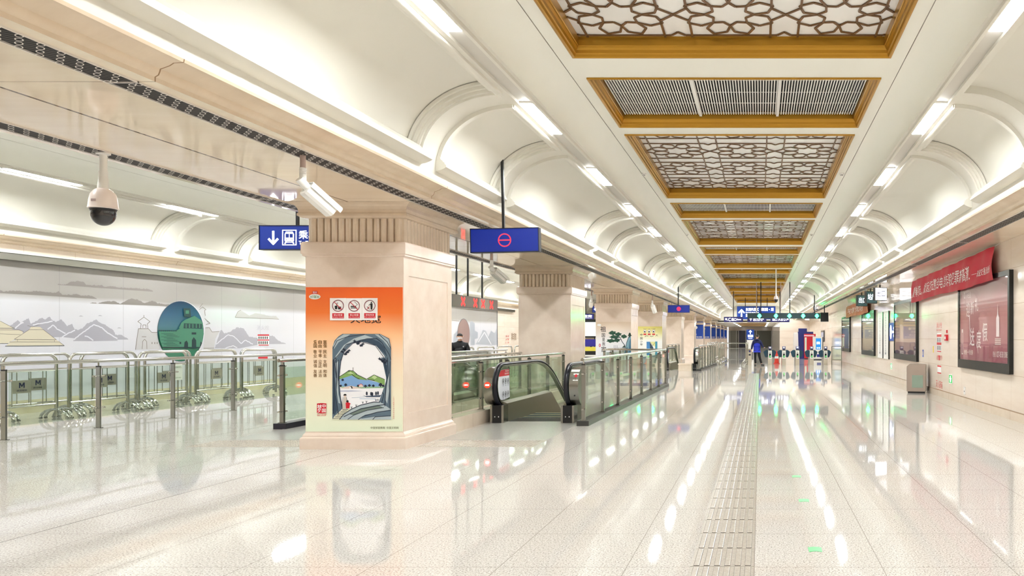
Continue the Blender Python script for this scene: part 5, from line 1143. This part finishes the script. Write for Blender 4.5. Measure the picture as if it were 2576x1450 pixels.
# =====================================================================
# FARE GATES
# =====================================================================
M_gate = mat('gate_steel', (206, 200, 186), .25, metal=.85); M_flap = mat('flap_teal', (34, 78, 100), .3)
def gate():
    t = thing('fare_gate', 'x', 'fare gate')
    MB(M_gate).loft(.115, .75, [(0, 0), (0, .82), (-.02, .86), (-.03, .87)], (0, .75, 0)).build('body', t)
    MB(M_white).box(-.10, .10, -.012, 0, .38, .84).build('front_panel', t)
    A = Art(lambda a, b, g: (a, -.013 - g, b), .002); A.rect(M_black, -.055, .44, .055, .68); A.rect(M_black, -.04, .73, .04, .76); A.pg(mat('arrow_green', (120, 230, 120), .4, emit=1.2, ecol=(60, 230, 80)), [(-.03, .47), (.02, .47), (.04, .55), (.0, .55)], 2); A.build('display', t)
    MB(M_black).loft(.085, .12, [(0, .87), (-.02, .95)], (0, .14, 0)).use(mat('reader_blue', (60, 70, 150), .3)).obox((0, .10, 1.0), (1, 0, 0), (0, .8, .6), (0, -.6, .8), (.09, .10, .03)).use(M_white).obox((0, .05, 1.0), (1, 0, 0), (0, .8, .6), (0, -.6, .8), (.05, .05, .035)).use(M_steel).box(-.095, -.085, .0, .2, .92, 1.1).box(.085, .095, .0, .2, .92, 1.1).build('card_reader', t)
    for s in (-1, 1):
        ol = [(s * .115, .88), (s * .25, .865), (s * .385, .76), (s * .30, .50), (s * .24, .43), (s * .115, .46)]
        MB(M_flap).prism(ol, lambda p, a: (p[0], a, p[1]), .60, .63).build('flap', t)
    return t
g0 = gate(); gx = [.58, 1.39, 2.18, 3.01, 3.82]; gl = ['leftmost of the five far gates', 'second from the left of the five far gates', 'middle one of the five far gates', 'fourth from the left of the five far gates', 'rightmost of the five far gates']
for i, x in enumerate(gx):
    lab = 'steel fare gate with teal flaps, ' + gl[i]
    if i == 0: g0.location = (x, 44, 0); g0['label'] = lab; g0['group'] = 'fare gates'
    else: dup(g0, (x, 44, 0), label=lab)
t = thing('service_post', 'pale rounded service post with dark window left of the person in blue', 'post', (-.60, 44.2, 0)); MB(M_gate).loft(.10, .2, [(0, 0), (0, .62), (.02, .66), (.03, .80), (-.02, .92), (-.06, .95)]).build('body', t); MB(M_black).box(-.06, .06, -.21, -.20, .56, .68).use(M_navy).box(-.05, .05, -.24, -.22, .76, .86).build('window', t)
t = thing('side_rail', 'low square steel rail closing the gap between the last gate and the wall', 'railing', (4.2, 44.2, 0)); MB(M_steel).tube([(0, 0, 0), (0, 0, 1.08), (.57, 0, 1.08), (.57, 0, 0)], .025, 8).cyl((0, 0, .3), (.57, 0, .3), .015, 8).build('frame', t); MB(M_glass).box(.04, .54, -.005, .005, .32, .98).build('glass_panel', t)
# machines behind the gates
t = thing('photo_booth', 'tall white and blue machine behind the middle gate', 'machine', (2.95, 57.5, 0)); MB(mat('booth_blue', (34, 48, 130), .4)).box(-.05, 1.1, 0, .8, 0, 2.05).build('cabinet', t); MB(M_white).loft(.16, .3, [(0, .55), (0, .75), (.02, 1.0), (0, 1.9), (-.03, 2.0)], (-.22, .2, 0)).box(-.36, -.1, 0, .5, 0, .55).build('side_locker', t); MB(mat('booth_blue', (34, 48, 130), .4)).box(.0, .62, -.02, .7, 2.05, 2.3).build('header', t)
t = thing('vending_machine', 'red vending machine behind the fourth gate', 'vending machine', (3.75, 56.6, 0)); MB(M_red).box(-.42, .42, 0, .75, 0.05, 1.88).use(M_black).box(-.42, .42, .03, .75, 0, .05).build('cabinet', t); MB(mat('vend_pink', (240, 200, 210), .4)).box(-.46, .30, -.03, 0, 1.70, 1.80).build('header', t); MB(mat('vend_stock', (214, 226, 206), .4)).box(-.40, -.26, -.012, 0, .55, 1.62).build('display_window', t); A = Art(lambda a, b, g: (a, -.004 - g, b), .002); A.text(M_paper, 'F', .22, 1.38, .36, 1.58, 1, .03); A.rect(mat('vend_dark', (120, 14, 30), .4), -.2, .3, .3, .55); A.build('print', t)
t = thing('ticket_kiosk', 'white ticket kiosk with blue screen behind the rightmost gates', 'kiosk', (4.2, 54.5, 0)); MB(M_white).box(-.36, .30, 0, .6, 0.06, 1.68).use(M_black).box(-.34, .34, .02, .62, 0, .06).box(.30, .36, .05, .6, 0.06, 1.64).build('cabinet', t); A = Art(lambda a, b, g: (a, -.002 - g, b), .002); S = mat('kiosk_screen', (30, 110, 160), .3, emit=.5, ecol=(20, 100, 170)); A.rect(S, -.18, .75, .2, 1.55); A.text(M_txtw, '自助', -.12, 1.12, .12, 1.32, 2, .02); A.rect(M_txtw, -.1, .82, -.02, .9, 2); A.rect(M_txtw, .04, .82, .12, .9, 2); A.rect(mat('kiosk_blue', (30, 50, 150), .4), -.1, .2, .2, .4); A.build('screen', t)
t = thing('monitor', 'black hanging monitor seen edge on above the last gate', 'monitor', (3.92, 46.0, 2.85)); mb = MB(M_black); mb.obox((0, 0, 0), (1, 0, 0), (0, .97, -.24), (0, .24, .97), (.24, .05, .28)); mb.build('case', t); MB(M_black).box(-.03, .03, -.03, .03, .2, .68).build('bracket', t)
t = thing('exit_sign', 'small dark sign with white figure below the right end of the arrow bar', 'sign', (3.72, 50.5, 3.45)); MB(M_case).box(-.15, .15, 0, .08, 0, .28).build('housing', t); A = Art(lambda a, b, g: (a, -.002 - g, b), .002); A.rect(M_txtw, -.11, .03, -.02, .25); A.rect(M_txtw, .04, .06, .1, .25); A.build('face', t); MB(M_black).box(-.012, .012, .03, .05, .28, .98).build('hanging_pole', t)
t = thing('wall_notice', 'black edged notice board on the right wall behind the ticket kiosk', 'notice', (XW, 58.8, 1.28)); MB(M_frame).box(XW - .05, XW - .001, 57.5, 60.1, 1.28, 2.16).use(mat('notice_lilac', (214, 216, 236), .4)).box(XW - .056, XW - .05, 57.75, 59.85, 1.38, 2.02).build('board', t, True)
t = thing('floor_sign', 'red topped cone shaped floor sign between the two leftmost gates', 'floor sign', (1.02, 46.5, 0)); MB(mat('cone_red', (226, 58, 44), .45)).lathe([(.16, .03), (.14, .10), (.10, .45), (.06, .70), (.03, .78)], n=16).box(-.2, .2, -.2, .2, 0, .03).build('cone', t); MB(M_paper).lathe([(.118, .32), (.100, .46)], n=16, cap=False).build('band', t)
t = thing('direction_sign', 'standing blue sign board with up arrow beyond the person in blue', 'sign', (-.85, 66, 0)); MB(M_blue).box(-.33, .33, 0, .06, 1.42, 2.3).build('board', t); MB(M_white).box(-.30, -.27, .01, .05, 0, 1.42).box(.27, .30, .01, .05, 0, 1.42).box(-.30, .30, .0, .05, .35, 1.40).build('stand', t)
A = Art(lambda a, b, g: (a, -.003 - g, b), .003); arrow(A, M_txtw, 0, 2.07, .32, 0, 1, .06); A.text(M_txtw, '梨园', -.23, 1.65, .23, 1.85, 1, .02); A.text(M_txtw, 'Liyuan', -.18, 1.5, .18, 1.6, 1); A.build('print', t)
# far corridor screens
for x0, x1, m, nm in ((-5.0, -3.9, mat('far_glass_grey', (150, 152, 142), .15), 'grey glass screen at the far end of the corridor, left'), (-3.55, -2.35, mat('far_ad_dark', (52, 50, 72), .3), 'dark advert panel at the far end beside the grey glass screen'), (-.6, 1.9, mat('far_shutter', (118, 120, 108), .4), 'wide grey shutter at the far end of the corridor')):
    t = thing('end_screen', nm, 'screen', ((x0 + x1) / 2, YE - .2, .9)); MB(m).box(x0, x1, YE - .3, YE - .25, .05, 2.75).build('panel', t, True); mb = MB(M_white)
    for x in (x0, x1): mb.box(x - .05, x + .05, YE - .34, YE - .22, 0, 2.8)
    mb.build('frame', t, True)
for i in range(3):
    t = thing('soffit_panel', 'gold slatted panel in the low corridor ceiling, %s from the bulkhead' % od(i), 'ceiling panel', (-1.0, 88 + 11 * i, 3.358), group='gold panels of the far corridor'); mb = MB(M_gold)
    for k in range(18): mb.box(-1.6, 1.6, -3 + .33 * k, -2.85 + .33 * k, -.06, -.02)
    mb.box(-1.7, -1.6, -3.1, 3.1, -.08, 0).box(1.6, 1.7, -3.1, 3.1, -.08, 0).build('slats', t)
# baggage scanner past the second column
t = thing('baggage_scanner', 'security baggage scanner with yellow band and blue monitor past the second column', 'scanner', (-8.0, 35.0, 0)); MB(mat('scanner_grey', (74, 76, 70), .4)).box(-1.2, .5, 0, .9, .25, .80).build('body', t); MB(mat('scanner_yellow', (220, 206, 80), .4)).box(-1.2, .5, -.02, .92, .98, 1.16).use(M_black).box(-1.15, .45, 0, .9, .80, .98).use(M_white).box(-1.25, .55, -.03, .95, .72, .80).build('hood', t); MB(mat('monitor_blue', (34, 30, 120), .3, emit=.2)).box(-.2, .42, .2, .26, 1.2, 1.52).use(M_black).box(.08, .14, .24, .3, 1.1, 1.25).build('monitor', t); mb = MB(M_black); [mb.box(a, a + .08, b, b + .08, 0, .25) for a in (-1.1, .35) for b in (.05, .75)]; mb.build('legs', t)
t = thing('lit_screen', 'white lit screen panel above the baggage scanner past the second column', 'screen', (-8.3, 38, 1.6)); MB(M_frame).box(-1.0, .42, 0, .06, .0, .92).use(mat('screen_pale', (226, 232, 226), .3, emit=.35)).box(-.95, .36, -.01, 0, .08, .78).build('panel', t); MB(M_black).box(-.05, .0, .01, .05, -1.6, 0).box(-.3, .2, -.15, .2, -1.6, -1.57).build('stand', t)
# counters in front of the guard
t = thing('counter', 'long steel security counter with dark pads in front of the guard', 'counter', (-8.64, 20.3, 0)); MB(M_steel).box(-.13, .13, 0, 3.6, 0, 1.12).build('cabinet', t); MB(M_white).box(-.15, .15, -.05, 3.65, 1.12, 1.15).build('worktop', t); mb = MB(M_ink2)
for i in range(6): mb.box(-.10, .10, .1 + .6 * i, .5 + .6 * i, 1.15, 1.18)
mb.build('pads', t)
# =====================================================================
# TACTILE PAVING, FLOOR MARKS
# =====================================================================
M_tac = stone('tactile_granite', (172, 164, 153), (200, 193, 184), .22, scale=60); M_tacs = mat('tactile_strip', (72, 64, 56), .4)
def tile():
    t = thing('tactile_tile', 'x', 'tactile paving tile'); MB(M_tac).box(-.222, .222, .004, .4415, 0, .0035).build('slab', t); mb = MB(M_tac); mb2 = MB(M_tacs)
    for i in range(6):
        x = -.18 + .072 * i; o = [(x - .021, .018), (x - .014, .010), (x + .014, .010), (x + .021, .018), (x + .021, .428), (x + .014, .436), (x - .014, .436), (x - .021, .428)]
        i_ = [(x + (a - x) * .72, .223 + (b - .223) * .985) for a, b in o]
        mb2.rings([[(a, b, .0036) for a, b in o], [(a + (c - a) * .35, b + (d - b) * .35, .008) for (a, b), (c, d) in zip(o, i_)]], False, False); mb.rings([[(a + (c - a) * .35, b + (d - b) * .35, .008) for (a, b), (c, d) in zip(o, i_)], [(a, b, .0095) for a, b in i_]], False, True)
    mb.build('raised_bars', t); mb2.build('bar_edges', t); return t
t0 = tile(); PITCH = .4454; k = 0
for i in range(-5, 62):
    y = 6.156 + PITCH * i; lab = 'granite tactile tile with six raised bars, number %s of the strip from the picture bottom' % ''.join(()) if False else None
    r, c = divmod(k, 20); lab = 'ribbed granite tactile tile, %s in the %s twenty of the guiding strip' % (od(c), ORD[r]); k += 1
    if i == -5: t0.location = (-.265, y, 0); t0['label'] = lab; t0['group'] = 'tactile tiles of the guiding strip'
    else: dup(t0, (-.265, y, 0), label=lab)
def studs(x0, x1, label):
    t = thing('tactile_warning_strip', label, 'tactile paving', (x0, 11.05, 0)); MB(M_tac).box(x0, x1, 11.05, 11.72, 0, .003).build('slab', t, True); mb = MB(mat('stud_steel', (210, 205, 196), .25, metal=.6)); n = int((x1 - x0) / .055)
    for i in range(n):
        for j in range(11):
            x = x0 + .03 + .055 * i; y = 11.09 + .058 * j + (.0 if i % 2 else .02); mb.rings([[(x + .017 * math.cos(a), y + .017 * math.sin(a), .003) for a in [PI / 3 * q for q in range(6)]], [(x + .011 * math.cos(a), y + .011 * math.sin(a), .0085) for a in [PI / 3 * q for q in range(6)]]], False, True)
    o = mb.build('studs', t, True); o['kind'] = 'stuff'; return t
studs(-5.02, -3.32, 'studded warning strip before the nearest escalator, right of the nearest column'); studs(-8.4, -6.62, 'studded warning strip left of the nearest column')
M_mark = mat('floor_mark_green', (66, 186, 104), .3)
for x, y, nm in ((.42, 8.70, 'farthest of three right of the guiding strip'), (.43, 7.42, 'middle of three right of the guiding strip'), (.415, 5.70, 'nearest of three right of the guiding strip')):
    t = thing('floor_marker', 'small green arc marker on the floor, ' + nm, 'floor marker', (x, y, 0), group='green floor markers'); xs_ = [-.052 + .104 * i / 8 for i in range(9)]; MB(M_mark).prism([(x, .07 - 7 * x * x) for x in xs_] + [(x * .93, -.05 - 7 * x * x) for x in xs_[::-1]], lambda p, a: (p[0], p[1], a), .0, .002).build('sticker', t)
# =====================================================================
# PEOPLE
# =====================================================================
def skin(name, m, verts, edges, root=0, parent=None, sub=2):
    me = bpy.data.meshes.new(name); me.from_pydata([v[:3] for v in verts], edges, []); o = bpy.data.objects.new(name, me); COL.objects.link(o)
    o.modifiers.new('s', 'SKIN').use_smooth_shade = True; o.modifiers.new('u', 'SUBSURF').levels = sub
    for i, v in enumerate(verts):
        d = me.skin_vertices[0].data[i]; r = v[3]; d.radius = r if isinstance(r, tuple) else (r, r); d.use_root = i == root
    bpy.context.view_layer.update(); dg = bpy.context.evaluated_depsgraph_get(); new = bpy.data.meshes.new_from_object(o.evaluated_get(dg))
    bpy.data.objects.remove(o); new.name = name; new.materials.clear(); new.materials.append(m); n = bpy.data.objects.new(name, new); COL.objects.link(n)
    for p in new.polygons: p.use_smooth = True
    if parent: n.parent = parent
    return n
M_skin = mat('skin', (224, 176, 150), .5); M_hair = mat('hair_black', (18, 16, 16), .5)
def chain(V, E, start, pts):
    p = start
    for q in pts: V.append(q); E.append((p, len(V) - 1)); p = len(V) - 1
    return p
def hand(V, E, w, d, side, up):
    """wrist vertex w, palm direction d; five short finger chains"""
    P = Vector(V[w][:3]); d = Vector(d).normalized(); s = Vector(side).normalized(); u = Vector(up).normalized()
    palm = P + d * .075; V.append((*palm, (.036, .018))); E.append((w, len(V) - 1)); pi = len(V) - 1
    for k, (o, L) in enumerate(((-.030, .070), (-.010, .082), (.010, .078), (.030, .062))):
        a = palm + d * .02 + s * o; b = a + d * L * .55 + u * .012; c = b + d * L * .45 + u * .022
        chain(V, E, pi, [(*a, .0095), (*b, .0085), (*c, .007)])
    a = P + d * .03 - s * .042; b = a + d * .035 - s * .018 + u * .01; chain(V, E, w, [(*a, .011), (*b, .009)])
def person(name, label, loc, rz, pose, cloth):
    t = thing(name, label, 'person', loc, rz); H = pose
    V = [(0, 0, .95, (.13, .095))]; E = []
    ch = chain(V, E, 0, [(0, 0, 1.10, (.125, .09)), (0, .01, 1.30, (.14, .095)), (0, .0, 1.42, (.12, .08))]); nk = chain(V, E, ch, [(0, -.005, 1.50, .055), (0, H['hd'][1] * .4, 1.55, .055)])
    hx, hy, hz = H['hd']; chain(V, E, nk, [(hx, hy, 1.585 + hz, (.075, .085)), (hx, hy + .005, 1.66 + hz, (.080, .098)), (hx, hy, 1.715 + hz, (.055, .07))])
    for s in (-1, 1):
        A = H['arm'][s]; sh = chain(V, E, 2, [(s * .17, 0, 1.40, .06), (*A[0], .046), (*A[1], .033)]); d = Vector(A[1]) - Vector(A[0]); hand(V, E, sh, A[2] if len(A) > 2 else d, (0, 1, 0) if abs(d.normalized().y) < .6 else (1, 0, 0), (-s * .8, -.3, 0))
        G = H['leg'][s]; chain(V, E, 0, [(s * .10, 0, .86, (.10, .10)), (*G[0], .062), (*G[1], .042)])
    body = skin('body', M_skin, V, E, 0, t, 2)
    # face features, hair
    f = -1 if H['face'] < 0 else 1; mb = MB(M_skin); mb.lathe([(.0, .03), (.012, .015), (.016, -.012), (.0, -.02)], (hx, hy + f * .098, 1.645 + hz), 8); 
    for s in (-1, 1): mb.lathe([(.0, .03), (.014, .015), (.014, -.015), (.0, -.03)], (hx + s * .082, hy, 1.65 + hz), 8)
    mb.use(M_ink); [mb.lathe([(0, .007), (.011, 0), (0, -.007)], (hx + s * .03, hy + f * .088, 1.67 + hz), 8) for s in (-1, 1)]; mb.use(mat('lips', (180, 104, 96), .5)).lathe([(0, .006), (.022, 0), (0, -.006)], (hx, hy + f * .084, 1.605 + hz), 8); mb.build('face_features', t)
    mb = MB(M_hair); mb.smooth = True; rows = []
    for i in range(9):
        a = PI / 2 * i / 8; rows.append([(hx + .086 * math.cos(a) * math.cos(b), hy - f * .012 + .102 * math.cos(a) * math.sin(b), 1.678 + hz + .075 * math.sin(a) - (.075 * max(0, -f * math.sin(b)) * (1 - i / 8))) for b in [2 * PI * j / 18 for j in range(18)]])
    mb.rings(rows, True, True); mb.smooth = False; mb.build('hair', t)
    cloth(t, H); return t
def jacket(t, H, m, mtop, back):
    skin('jacket', m, [(0, 0, .80, (.20, .16)), (0, 0, .95, (.205, .165)), (0, .005, 1.10, (.20, .16)), (0, .01, 1.22, (.205, .16)), (0, .01, 1.34, (.19, .14))], [(0, 1), (1, 2), (2, 3), (3, 4)], 1, t)
    V = [(0, .005, 1.20, (.20, .155)), (0, .0, 1.34, (.205, .15)), (0, -.0, 1.46, (.11, .09)), (0, back, 1.52, (.08, .08))]; E = [(0, 1), (1, 2), (2, 3)]
    for s in (-1, 1):
        A = H['arm'][s]; sh = chain(V, E, 1, [(s * .19, 0, 1.40, .078), (*A[0], .068), (*[a + (b - a) * .92 for a, b in zip(A[0], A[1])], .052)])
    skin('jacket_yoke', mtop, V, E, 0, t)
def trousers(t, H, m, ms):
    V = [(0, 0, .93, (.155, .12))]; E = []
    for s in (-1, 1): G = H['leg'][s]; chain(V, E, 0, [(s * .095, 0, .84, (.108, .11)), (*G[0], .078), (*[a + (b - a) * .95 for a, b in zip(G[0], G[1])], .062)])
    skin('trousers', m, V, E, 0, t)
    for s in (-1, 1):
        G = H['leg'][s]; fx, fy = G[2]; x, y, z = G[1]; o = skin('shoe', ms, [(x - fx * .05, y - fy * .05, .05, (.045, .045)), (x + fx * .07, y + fy * .07, .045, (.05, .042)), (x + fx * .17, y + fy * .17, .038, (.04, .032))], [(0, 1), (1, 2)], 1, t)
P1 = {'hd': (.03, .03, .03), 'face': 1, 'arm': {-1: ((-.27, -.03, 1.13), (-.31, .02, .90)), 1: ((.30, .04, 1.16), (.38, .22, 1.02), (.5, .8, .1))}, 'leg': {-1: ((-.10, .01, .50), (-.07, .0, .09), (-.3, -.95)), 1: ((.15, .0, .50), (.27, .02, .09), (.95, .3))}}
M_jb = mat('jacket_blue', (22, 44, 190), .6); M_jn = mat('jacket_navy', (14, 20, 78), .6); M_tr = mat('trousers_black', (16, 16, 18), .7)
def c1(t, H):
    jacket(t, H, M_jb, M_jn, -.02); trousers(t, H, M_tr, M_black)
    MB(M_jn).lathe([(.06, -.05), (.115, -.02), (.12, .02), (.07, .06)], (0, -.09, 1.47), 14).build('hood', t)
person('person', 'person in a blue and navy jacket seen from behind, standing before the gates', (-.18, 43.0, 0), 0, P1, c1)
P2 = {'hd': (.0, -.07, -.02), 'face': -1, 'arm': {-1: ((-.25, -.05, 1.17), (-.20, -.26, 1.06), (0, -1, 0)), 1: ((.25, -.05, 1.17), (.20, -.26, 1.06), (0, -1, 0))}, 'leg': {-1: ((-.10, -.01, .50), (-.10, .0, .09), (-.1, -1)), 1: ((.10, -.01, .50), (.10, .0, .09), (.1, -1))}}
M_un = mat('uniform_black', (18, 20, 26), .6)
def c2(t, H):
    jacket(t, H, M_un, M_un, -.02); trousers(t, H, M_un, M_black); MB(mat('badge_silver', (210, 214, 224), .3)).lathe([(.0, .02), (.022, .01), (.018, -.015), (0, -.025)], (.10, -.132, 1.33), 8).build('chest_badge', t)
    mb = MB(mat('mask_white', (240, 232, 232), .6)); mb.smooth = True; x, y, z = H['hd']; mb.strip([[(x + .072 * math.sin(a), y - .006 - .096 * math.cos(a) * (1 + .08 * math.sin(PI * j / 4)), 1.578 + z + .015 * j) for a in [-1.2 + 2.4 * i / 10 for i in range(11)]] for j in range(5)]); mb.smooth = False; mb.build('face_mask', t)
person('person', 'guard in black uniform and face mask looking down behind the counter', (-9.14, 23.0, 0), .35, P2, c2)
